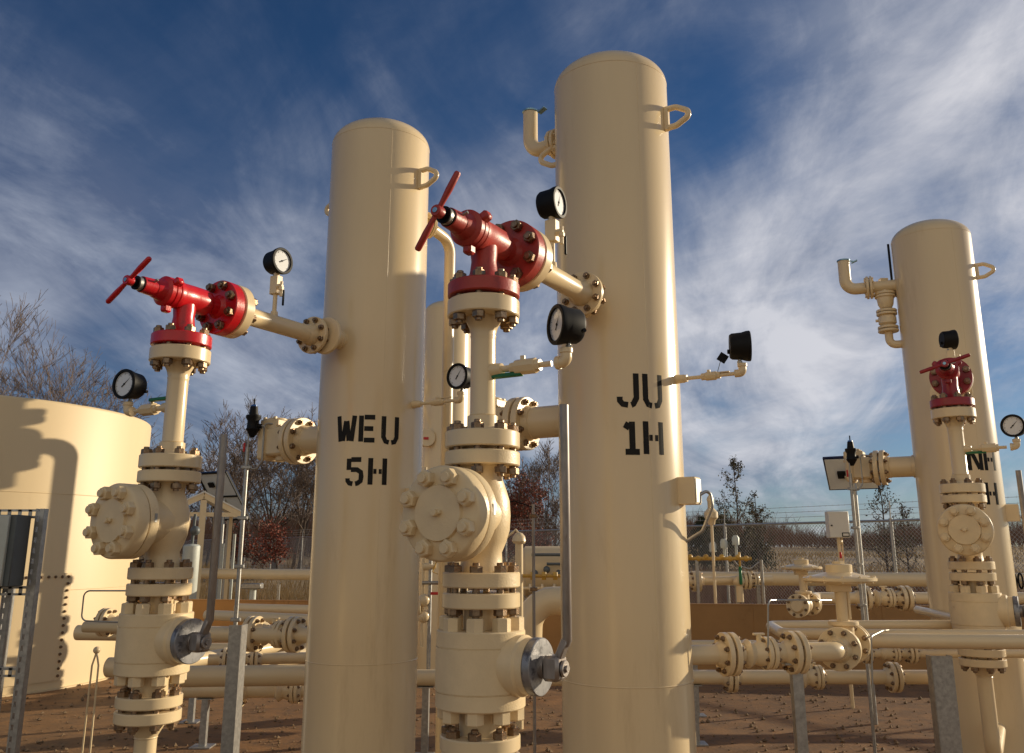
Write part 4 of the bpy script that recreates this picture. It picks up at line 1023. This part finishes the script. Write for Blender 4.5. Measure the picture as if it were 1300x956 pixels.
# ------------------------------------------------------------------ yard beyond the JU vessel (right)
def right_yard():
    Y = 13.6
    a = at(868, 738, Y)
    def X(px, y=Y): return at(px, 738, y).x
    z = a.z
    run('meter_run', 'cream meter pipe beyond the brown wall, right of the JU 1H vessel', 'pipe', [(X(850), Y, z), (X(985), Y + .2, z + .02)], .058, 0,
        pairs=[(V((X(884), Y, z)), (1, 0, 0), .15, .05), (V((X(950), Y + .1, z + .01)), (1, 0, 0), .13, .045)], valves=[(V((X(957), Y + .1, z + .01)), (1, 0, 0), .09, .22, None)], supports=[(X(935), Y, z), (X(962), Y, z)], group='flanged pipes at knee height')
    t = thing('green_lever_valve', 'ball valve with upright green grip on the meter pipe beyond the wall', 'valve', (X(938), Y - .1, 0))
    part(t, 'grip', MB().box((0, -.02, z + .09), (.045, .03, .27), ch=.01), 'green'); part(t, 'lever', MB().box((0, -.02, z + .32), (.03, .02, .22), ch=.005), 'yellow')
    mb = MB(); mb.ball((0, .1, z), .09, 16, 10); mb.cyl((0, 0, z), (0, .1, z), .04, 12); mb.cyl((0, .1, z - .3), (0, .1, z), .06, 12); part(t, 'body', mb, 'cream')
    yz = at(900, 709, Y).z
    t = thing('sensing_line', 'yellow stained instrument line above the meter pipe beyond the wall', 'pipe', (X(900), Y - .15, 0))
    mb = MB(); mb.cyl((-.5, 0, yz), (.62, 0, yz), .028, 10); 
    for k in range(9): mb.ball((-.42 + k * .12, 0, yz + .02 * (k % 2)), .045, 10, 6)
    part(t, 'line', mb, 'yellow')
    mb = MB()
    for k, xx in enumerate((.05, .22, .40)): mb.cyl((xx, 0, yz), (xx, 0, yz + .12 + .05 * k), .02, 8); mb.lathe((xx, 0, yz + .10 + .05 * k), (0, 0, 1), [(0, 0), (0, .05), (.10, .055), (.14, .03), (.14, 0)], 14)
    part(t, 'transmitter', mb, 'greylight')
    mb = MB(); mb.tube([(.30, .05, yz + .05), (.42, .05, yz - .10), (.60, .05, yz - .16), (.75, .05, yz - .05)], .013, 8, fil=.08); mb.cyl((.78, .05, 0), (.78, .05, yz - .02), .022, 10); part(t, 'conduit', mb, 'steel')
    mb = MB(); mb.box((-.2, 0, yz / 2), (.04, .04, yz)); part(t, 'stand', mb, 'galv')
    # grey knobbly vent on a stand with a conduit up to the name plate bracket
    Y2 = 13.2; p = at(902, 640, Y2)
    t = thing('valve_stand', 'dull cream gooseneck valve on a stand just right of the JU 1H vessel', 'valve', (p.x, Y2, 0))
    zt = p.z; mb = MB(); mb.tube([(0, 0, .0), (0, 0, zt - .25)], .022, 12); mb.lathe((0, 0, zt - .30), (0, 0, 1), [(0, 0), (0, .05), (.06, .06), (.10, .10), (.18, .10), (.24, .045), (.33, .045), (.37, .055), (.41, .04), (.45, 0)], 20)
    part(t, 'vent_body', mb, 'cast')
    a0 = loc2w((*JU, 1.72), RV + .10, 0, 0); q = [a0, a0 + V((.06, 0, .0)), a0 + V((.05, .05, -.12)), a0 + V((-.02, .1, -.22)), a0 + V((-.14, .14, -.26))]
    q = [a0 + V((-.01, .03, .02)), a0 + V((.045, .05, .05)), a0 + V((.055, .05, -.03)), a0 + V((.01, .08, -.14)), a0 + V((-.07, .10, -.19))]
    single('flexible_conduit', 'grey flexible conduit curling from the plate bracket of the JU 1H vessel', 'conduit', MB().tube(q, .0075, 10, fil=.04), 'galv', loc=tuple(a0))
    # conduit post and white box
    Y3 = 8.2; b1 = at(1096, 742, Y3); t1 = at(1080, 600, Y3); xx = (b1.x + t1.x) / 2
    t = thing('solar_post', 'tall galvanised pole with a small tilted solar panel left of the right-hand vessel', 'solar panel', (xx, Y3, 0), 0, 'pole mounted solar panels')
    part(t, 'pole', MB().cyl((0, 0, 0), (0, 0, 2.22), .030, 18), 'galv')
    q = Quaternion((0, 0, 1), R(-30)) @ Quaternion((1, 0, 0), R(126))
    pc = V((.04, .12, 2.20)); pn = part(t, 'panel', MB().box(pc, (.46, .36, .025), q=q), 'panelfront')
    part(t, 'panel_back', MB().box(pc + q @ V((0, 0, .019)), (.43, .33, .004), q=q), 'panelback')
    part(t, 'controller', MB().box(pc + q @ V((-.05, .0, .03)), (.14, .07, .03), q=q), 'black')
    Y4 = 9.0; c = at(1063, 666, Y4)
    t = thing('instrument_cabinet', 'small white cabinet on a thin stand in front of the chain link fence', 'cabinet', (c.x, Y4, 0))
    mb = MB(); mb.box((0, 0, c.z), (.205, .10, .26), ch=.004); bx = part(t, 'cabinet_body', mb, 'white'); mb = MB(); mb.box((-.004, -.054, c.z), (.196, .008, .252), ch=.002); dr = part(t, 'door', mb, 'white')
    part(dr, 'latch', MB().cyl((-.08, -.058, c.z - .01), (-.08, -.068, c.z - .01), .008, 10), 'black'); mb = MB(); mb.box((.055, -.0595, c.z - .10), (.075, .003, .042)); part(dr, 'label_window', mb, 'black'); part(dr, 'label_card', MB().box((.055, -.0618, c.z - .10), (.055, .002, .024)), 'white')
    mb = MB(); mb.cyl((0, 0, 0), (0, 0, c.z - .13), .018, 12); mb.cyl((.03, 0, .6), (.035, 0, c.z - .13), .008, 8); mb.ball((.01, 0, c.z - .17), .03, 10, 6); part(t, 'stand', mb, 'cream')
    part(t, 'red_valve', MB().box((.0, -.02, c.z - .30), (.02, .02, .06), ch=.003), 'redgrip')
right_yard()

# long header pipe between wall and fence
def header():
    z = 1.0; p0 = at(1320, 732, 14.2); p1 = at(880, 732, 15.6); p2 = at(230, 731, 20.5)
    run('header_pipe', 'long cream header pipe running behind the brown wall in front of the fence', 'pipe', [(12, 14.0, z), (p1.x, p1.y, z), (p2.x, p2.y, z - .05)], .112, 0, seg=28, supports=[(-4.9, 19.0, .93), (1.2, 16.5, z), (5.0, 15.1, z), (8, 14.6, z)])
    for px, lab in ((1291, '-hand dark clamp band of the header pipe pair right of the right-hand vessel'), (318, '-hand dark clamp band of the header pipe pair left of the WEU 5H vessel')):
        Y = 14.4 if px > 700 else 19.85
        c = at(px, 732, Y)
        for d, w in ((-.05, 'left'), (.05, 'right')):
            mb = MB(); mb.weldring((c.x + d, Y, z - (0 if px > 700 else .045)), (1, -.25, 0), .118, .014, 24)
            single('pipe_clamp', w + lab, 'clamp', mb, 'black', 'dark clamp bands round the header pipe', loc=(c.x + d, Y, 0))
    c = at(320, 750, 19.4)
    t = thing('support_stand', 'white topped pipe stand below the far left of the header pipe', 'pipe stand', (c.x, 19.4, 0))
    part(t, 'head', MB().box((0, 0, .72), (.42, .25, .12), ch=.02), 'galv'); part(t, 'leg', MB().cyl((.02, 0, 0), (.02, 0, .68), .07, 14), 'greylight')
header()

# ------------------------------------------------------------------ shelter, solar panel, posts at the left
def shelter():
    Y = 19.5; rd = at(259, 626, Y); ev = at(308, 652, Y); hw = ev.x - rd.x; z1 = rd.z; z0 = ev.z
    t = thing('gable_shelter', 'small open cream shelter with a gable roof beyond the left valve stack', 'shelter', (rd.x, Y, 0), R(23))
    for s in (-1, 1):
        L = math.hypot(hw, z1 - z0); a = math.atan2(z1 - z0, hw); q = Quaternion((0, 1, 0), s * a)
        c = V((s * hw / 2, 1.0, (z1 + z0) / 2)); part(t, 'roof', MB().box(c + V((0, 0, .02)), (L + .06, 2.3, .03), q=q), 'white')
        part(t, 'rafter', MB().box(V((s * hw / 2, -.10, (z1 + z0) / 2 - .055)), (L, .06, .12), q=q), 'cream')
    part(t, 'tie_beam', MB().box((0, -.10, z0 - .02), (hw * 2, .05, .09)), 'cream')
    part(t, 'post', MB().box((0, -.12, z1 / 2 - .08), (.13, .08, z1 - .16)), 'cream')
    for s in (-1, 1): part(t, 'post', MB().box((s * .8, 2.0, z0 / 2), (.08, .08, z0)), 'cream')
    Y = 18.5; b = at(243, 700, Y)
    t = thing('chemical_drum', 'blue grey upright drum with a small pump on top beside the shelter', 'drum', (b.x, Y, 0))
    part(t, 'drum', MB().lathe((0, 0, .3), (0, 0, 1), [(0, 0), (0, .16), (.02, .17), (1.25, .17), (1.28, .14), (1.30, 0)], 28), 'greylight')
    part(t, 'stand', MB().box((0, 0, .15), (.5, .5, .3)), 'galv')
    part(t, 'pump', MB().ball((.06, -.05, 1.86), .10, 16, 10).cyl((.0, 0, 1.6), (.02, 0, 2.2), .03, 10), 'greybox')
    # solar panel
    Y = 24.0; c = at(284, 630, Y)
    t = thing('solar_post', 'large tilted solar panel seen from behind above the shelter roof', 'solar panel', (c.x, Y + .1, 0), 0, 'pole mounted solar panels')
    part(t, 'pole', MB().cyl((0, 0, 0), (0, 0, c.z), .04, 14), 'galv')
    q = Quaternion((0, 0, 1), R(-30)) @ Quaternion((1, 0, 0), R(128)); pc = V((0, -.05, c.z + .02))
    part(t, 'panel', MB().box(pc, (1.15, 1.55, .04), q=q), 'panelfront')
    pb = part(t, 'panel_back', MB().box(pc + q @ V((0, 0, .024)), (1.09, 1.49, .006), q=q), 'panelback')
    mb = MB()
    for xx in (-.56, .56): mb.box(pc + q @ V((xx, 0, .042)), (.035, 1.57, .04), q=q)
    for yy in (-.76, 0, .76): mb.box(pc + q @ V((0, yy, .046)), (1.16, .035, .04), q=q)
    mb.box(pc + q @ V((-.2, .4, .07)), (.18, .14, .05), q=q); part(t, 'panel_frame', mb, 'black')
    # thin posts behind
    for px, pt, lab in ((290, 660, 'white topped tall marker post right of the shelter'), (283, 690, 'dull green tee post left of the white marker post'), (298, 678, 'dull green tee post right of the white marker post')):
        b = at(px, pt, 22.5); mb = MB(); mb.box((b.x, 22.5, b.z / 2), (.06, .05, b.z))
        single('marker_post', lab, 'post', mb, 'galv' if px == 290 else 'greylight', loc=(b.x, 22.5, 0))
shelter()

# ------------------------------------------------------------------ chain link fence
def fence():
    A = V((6.94, 16.3)); Bv = V((-.565, .825)); Zr = 2.0
    t0, t1 = -9.0, 48.0
    base = V((A.x, A.y, 0)); ang = math.atan2(Bv.y, Bv.x)
    t = thing('chain_link_fence', 'galvanised chain link fence topped with barbed wire behind the yard', 'fence', base)
    def P(s, z): return V((Bv.x * s, Bv.y * s, z))
    mb = MB(); mb.tube([P(t0, Zr), P(t1, Zr)], .024, 8); part(t, 'top_rail', mb, 'wire')
    mb = MB(); step = .075
    n = int((t1 - t0) / step); w = .0032; H = Zr - .05; nrm = V((-Bv.y, Bv.x, 0))
    for k in range(n):
        s = t0 + k * step
        for sg in (-1, 1):
            a = P(s, .05); b = P(s + sg * H, H + .03)
            d = (b - a).normalized(); u = d.cross(nrm) * w
            off = nrm * (.003 * sg)
            i = len(mb.v)
            for p in (a, b):
                mb.v += [tuple(p + u + off), tuple(p - u + off), tuple(p + nrm * w * 1.6 + off)]
            mb.f += [(i, i + 3, i + 4, i + 1), (i + 1, i + 4, i + 5, i + 2), (i + 2, i + 5, i + 3, i)]
    part(t, 'wire_mesh', mb, 'wire', smooth=False, fix=False)
    mb = MB()
    for zz in (.12, .22, .32):
        mb.tube([P(t0, Zr + zz), P(t1, Zr + zz)], .0035, 5)
        s = t0
        while s < 30:
            s += .14; p = P(s, Zr + zz); mb.tube([p + V((.0, 0, -.02)), p + V((.012, 0, .02))], .0022, 4)
    part(t, 'barbed_wire', mb, 'wire')
    for s in (-6.2, -3.4, 0, 4.0, 8.4, 12.6, 17, 21, 25, 29, 33, 37, 41, 45):
        mb = MB(); p = P(s, 0); mb.cyl(p, p + V((0, 0, Zr + .04)), .032, 12); mb.tube([p + V((0, 0, Zr)), p + V((.02, .02, Zr + .36))], .012, 6); part(t, 'fence_post', mb, 'galv')
fence()

# ------------------------------------------------------------------ vegetation
def branchy(mb_t, mb_c, p, d, L, r, depth, rng, spread=.55, up=.15, nseg=4, kids=(2, 4), leaves=None, minr=.004, split=.0):
    pts = [p.copy()]; rs = [r]; dd = d.copy(); q = p.copy()
    for k in range(nseg):
        dd = (dd + V((rng.gauss(0, .11), rng.gauss(0, .11), rng.gauss(0, .06) + up * .25))).normalized(); q = q + dd * (L / nseg)
        pts.append(q.copy()); rs.append(max(minr, r * (1 - .62 * (k + 1) / nseg)))
    (mb_t if depth >= 4 else mb_c).tube(pts, rs, 6 if depth >= 4 else 3, cap=False)
    if depth == 0:
        if leaves:
            for _ in range(leaves[0]):
                a = rng.choice(pts[1:]) + V((rng.gauss(0, leaves[2]), rng.gauss(0, leaves[2]), rng.gauss(0, leaves[2])))
                u = V((rng.uniform(-1, 1), rng.uniform(-1, 1), rng.uniform(-1, 1))).normalized() * leaves[1]; w_ = u.cross(V((rng.uniform(-1, 1), rng.uniform(-1, 1), rng.uniform(-1, 1))).normalized()) * .7
                leaves[3].quad(a - u, a - w_, a + u, a + w_)
        return
    n = rng.randint(*kids)
    for k in range(n):
        f = rng.uniform(.30, 1.0); i = min(nseg - 1, int(f * nseg)); fr = f * nseg - i; b = pts[i].lerp(pts[i + 1], min(1, fr))
        side = V((rng.gauss(0, 1), rng.gauss(0, 1), rng.gauss(0, .4))).normalized()
        nd = (dd * (1 - spread) + side * spread + V((0, 0, up))).normalized()
        branchy(mb_t, mb_c, b, nd, L * rng.uniform(.45, .72), max(minr, r * (1 - .6 * f) * .62), depth - 1, rng, spread, up, max(2, nseg - 1), kids, leaves, minr)
    branchy(mb_t, mb_c, pts[-1], dd, L * .6, max(minr, rs[-1]), depth - 1, rng, spread, up, max(2, nseg - 1), kids, leaves, minr)
def tree(x, y, h, label, seed, name='bare_tree', depth=5, r=None, leaves=None, leafmat='redleaf', group='bare trees beyond the fence', spread=.55, up=.15, kids=(2, 4), m1='bark', m2='barkl', stems=1, minr=None):
    rng = random.Random(seed); t = thing(name, label, 'tree', (x, y, rise(y)), 0, group); h -= rise(y); a = MB(); c = MB(); lf = MB()
    minr = minr or max(.006, y * .00022); r = r or h * .014
    lv = (leaves[0], leaves[1], leaves[2], lf) if leaves else None
    for s in range(stems):
        d = V((rng.gauss(0, .25 if stems > 1 else .05), rng.gauss(0, .25 if stems > 1 else .05), 1)).normalized()
        branchy(a, c, V((rng.gauss(0, .3) if stems > 1 else 0, rng.gauss(0, .3) if stems > 1 else 0, -.05)), d, h * .50 * rng.uniform(.85, 1.0), r, depth, rng, spread, up, 4, kids, lv, minr)
    part(t, 'trunk', a, m1, fix=False); part(t, 'crown', c, m2, smooth=False, fix=False)
    if leaves: part(t, 'foliage', lf, leafmat, smooth=False, fix=False)
    return t
def ax_(px, Y): return at(px, 690, Y).x
tree(ax_(8, 30), 30, 10.0, 'tall bare tree behind the big tank at the far left', 11, kids=(2, 4), stems=2, spread=.5)
tree(ax_(48, 29), 29, 9.6, 'bare tree with a tall upright fork behind the big tank', 3, kids=(2, 4), stems=2, spread=.42)
tree(ax_(110, 27), 27, 6.6, 'low spreading bare tree over the right part of the big tank rim', 21, kids=(2, 3), stems=3, spread=.62)
tree(ax_(146, 30), 30, 6.9, 'spindly bare tree just left of the left gauge', 8, kids=(2, 4), stems=2, spread=.6)
for i, (px, Y, h, lb) in enumerate(((222, 50, 8.4, 'bare tree partly behind the left valve stack'), (268, 52, 7.2, 'bare tree over the gable of the shelter'), (300, 46, 8.2, 'bare tree behind the grey lever of the left ball valve'), (328, 50, 8.8, 'twiggy bare tree behind the slim regulator post'), (352, 44, 8.0, 'bare tree right of the regulator post with the finest twigs'),
                                   (375, 48, 8.6, 'bare tree just under the WEU 5H level valve'), (398, 46, 8.0, 'bare tree cut off by the left edge of the WEU 5H vessel'), (315, 60, 8.0, 'farther bare tree showing low between regulator post and lever'), (690, 55, 7.6, 'bare tree touching the grey lever of the middle ball valve'), (655, 60, 7.0, 'bare tree showing just right of the middle check valve'))):
    tree(ax_(px, Y), Y, h, lb, 40 + i, kids=(2, 4), stems=2, spread=.5)
tree(ax_(350, 40), 40, 3.0, 'russet leaved small tree low beside the regulator post', 77, 'oak_tree', depth=4, leaves=(3, .06, .20), kids=(3, 4), group='russet leaved trees', stems=2)
tree(ax_(676, 42), 42, 4.9, 'russet leaved tree between the middle valve stack and JU 1H vessel', 78, 'oak_tree', depth=5, leaves=(2, .055, .16), kids=(3, 4), group='russet leaved trees')
tree(ax_(640, 46), 46, 4.2, 'lower russet leaved tree peeping out beside the middle check valve', 79, 'oak_tree', depth=4, leaves=(4, .06, .2), kids=(3, 4), group='russet leaved trees', stems=2)
def leader_tree(px, Y, h, w, label, seed, nb=26, lv=5):
    """young tree with one straight leader and thin, rising side shoots"""
    rng = random.Random(seed); x = ax_(px, Y); t = thing('young_tree', label, 'tree', (x, Y, rise(Y)), 0, 'sparse leafed young trees')
    a = MB(); c = MB(); lf = MB(); h -= rise(Y)
    lead = [V((math.sin(k * .9 + seed) * .03 * k / 8, 0, h * k / 8)) for k in range(9)]
    a.tube(lead, [.035 * (1 - k / 9) + .007 for k in range(9)], 6, cap=False)
    def leafs(p, n):
        for _ in range(n):
            q = p + V((rng.gauss(0, .06), rng.gauss(0, .06), rng.gauss(0, .07))); u = V((rng.gauss(0, 1), rng.gauss(0, 1), rng.gauss(0, 1))).normalized() * .042; v = u.cross(V((rng.gauss(0, 1), rng.gauss(0, 1), rng.gauss(0, 1))).normalized()) * .6
            lf.quad(q - u, q - v, q + u, q + v)
    for k in range(nb):
        f = rng.uniform(.18, .97); z = h * f; L = w * (1.05 - f) * rng.uniform(.5, 1.15) + .12; an = rng.uniform(0, 6.283)
        d = V((math.cos(an), math.sin(an), rng.uniform(.5, 1.1))).normalized(); p = V((0, 0, z)); pts = [p]
        for j in range(4): d = (d + V((rng.gauss(0, .12), rng.gauss(0, .12), .12))).normalized(); p = p + d * L / 4; pts.append(p)
        c.tube(pts, [.014, .012, .010, .009, .008], 3, cap=False); leafs(pts[-1], lv)
        for j in range(5):
            b = rng.choice(pts[1:]); e = b + (d + V((rng.gauss(0, .6), rng.gauss(0, .6), rng.gauss(0, .3)))).normalized() * L * rng.uniform(.2, .4); c.tube([b, e], [.009, .007], 3, cap=False); leafs(e, lv); leafs(b.lerp(e, .5), lv // 2)
    part(t, 'trunk', a, 'bark', fix=False); part(t, 'crown', c, 'barkl', smooth=False, fix=False); part(t, 'foliage', lf, 'oliveleaf', smooth=False, fix=False)
leader_tree(938, 30, 4.5, 1.25, 'thin pointed tree with sparse dark leaves right of the JU 1H vessel', 4, 34, 5)
leader_tree(962, 33, 3.5, 1.1, 'lower leafy sapling right of the thin pointed tree', 9, 26, 7)
leader_tree(915, 36, 3.3, 1.1, 'low dark sapling left of the thin pointed tree', 12, 26, 8)
leader_tree(1124, 27, 3.4, 1.2, 'wispy sapling above the fence rail left of the right-hand vessel', 15, 30, 3)
leader_tree(1150, 30, 2.9, 1.0, 'low wispy sapling touching the left edge of the right-hand vessel', 18, 22, 3)
def cedar(px, Y, h, w, label, seed):
    rng = random.Random(seed); x = ax_(px, Y); t = thing('cedar_tree', label, 'tree', (x, Y, rise(Y)), 0, 'dark evergreen cedars')
    part(t, 'trunk', MB().cone((0, 0, 0), (0, 0, h * .8), .09, .02, 8), 'bark')
    c = MB()
    for k in range(int(420 * w)):
        z = rng.uniform(.05, 1) ** .85; rad = w * (1 - z) ** .7 * (.55 + .55 * rng.random()); a = rng.uniform(0, 6.283)
        p = V((math.cos(a) * rad * rng.uniform(.3, 1), math.sin(a) * rad * rng.uniform(.3, 1), z * h))
        for _ in range(9):
            q = p + V((rng.gauss(0, .11), rng.gauss(0, .11), rng.gauss(0, .12))); u = V((rng.gauss(0, .5), rng.gauss(0, .5), 1)).normalized() * .06; s = u.cross(V((rng.gauss(0, 1), rng.gauss(0, 1), 0)).normalized()) * .45
            c.quad(q - u, q - s, q + u, q + s)
    part(t, 'crown', c, 'evergreen', smooth=False, fix=False)
cedar(893, 44, 2.5, 1.5, 'dark cedar touching the right edge of the JU 1H vessel', 1)
cedar(918, 50, 2.7, 1.7, 'dark bushy cedar second to the right of the JU 1H vessel', 2)
cedar(955, 46, 2.0, 1.5, 'dark cedar beneath the leafy sapling', 3)
def wood():
    rng = random.Random(5); mb = MB()
    def clump(x, y, h, n, w):
        for k in range(n):
            b = V((x + rng.gauss(0, w), y + rng.gauss(0, w), rise(y) + rng.uniform(0, h * .45))); l = h * rng.uniform(.3, .62)
            d = V((rng.gauss(0, .33), rng.gauss(0, .33), 1)).normalized(); e = b + d * l; r = rng.uniform(.018, .05)
            mid = b.lerp(e, .5) + V((rng.gauss(0, .1), rng.gauss(0, .1), 0)); s = V((1, 0, 0))
            mb.quad(b - s * r, b + s * r, mid + s * r * .6, mid - s * r * .6); mb.quad(mid - s * r * .6, mid + s * r * .6, e)
            for _ in range(3):
                p = b.lerp(e, rng.uniform(.3, .9)); g = p + V((rng.gauss(0, .5), rng.gauss(0, .3), rng.uniform(.3, 1.0))); mb.quad(p - s * r * .5, p + s * r * .5, g)
    for k in range(330):
        x = rng.uniform(-62, 3); y = rng.uniform(62, 84); clump(x, y, rng.uniform(2.6, 5.2), 26, 1.1)
    for k in range(420):
        x = rng.uniform(14, 120); y = rng.uniform(84, 112); u = x / y
        h = 2.4 + 2.0 * math.exp(-((u - .22) / .10) ** 2) - 1.6 * math.exp(-((u - .36) / .05) ** 2) + (.9 if u > .42 else 0); clump(x, y, h * rng.uniform(.7, 1.1), 34, 1.3)
    single('woods', 'brown leafless wood along the far edge of the field', 'woods', mb, 'wood', kind='stuff', smooth=False, fix=False)
wood()
def brush():
    """dry thicket right behind the fence"""
    rng = random.Random(9); mb = MB(); g = MB()
    for k in range(15000):
        s = rng.uniform(-9, 30); off = rng.uniform(.5, 9)
        x = 6.94 - .565 * s + .825 * off; y = 16.3 + .825 * s + .565 * off
        h = rng.uniform(.3, 1.25); d = V((rng.gauss(0, .35), rng.gauss(0, .35), 1)).normalized() * h; w = rng.uniform(.004, .011)
        b = V((x, y, 0)); mb.quad(b - V((w, 0, 0)), b + V((w, 0, 0)), b + d)
        if k % 3 == 0:
            p = b + d * .6; mb.quad(p, p + V((w, 0, 0)), p + V((rng.gauss(0, .2), 0, rng.uniform(.1, .3))))
    single('brush', 'dark dry brush growing behind the chain link fence', 'brush', mb, 'thicket', kind='stuff', smooth=False, fix=False)
    for k in range(26000):
        y = 24 + 60 * rng.random() ** 1.6; x = rng.uniform(-.62, .62) * y * 1.05
        cl = math.sin(x * .31 + y * .17) + math.sin(x * .11 - y * .23 + 2)
        if cl < rng.uniform(-1.2, .8): continue
        h = rng.uniform(.15, .5); w = .012 + y * .0003; b = V((x, y, .02 + relief(x, y)))
        g.quad(b - V((w, 0, 0)), b + V((w, 0, 0)), b + V((rng.gauss(0, .12), rng.gauss(0, .12), h)))
    single('dry_grass', 'tufts of pale dry grass over the field', 'grass', g, 'drygrass', kind='stuff', smooth=False, fix=False)
brush()
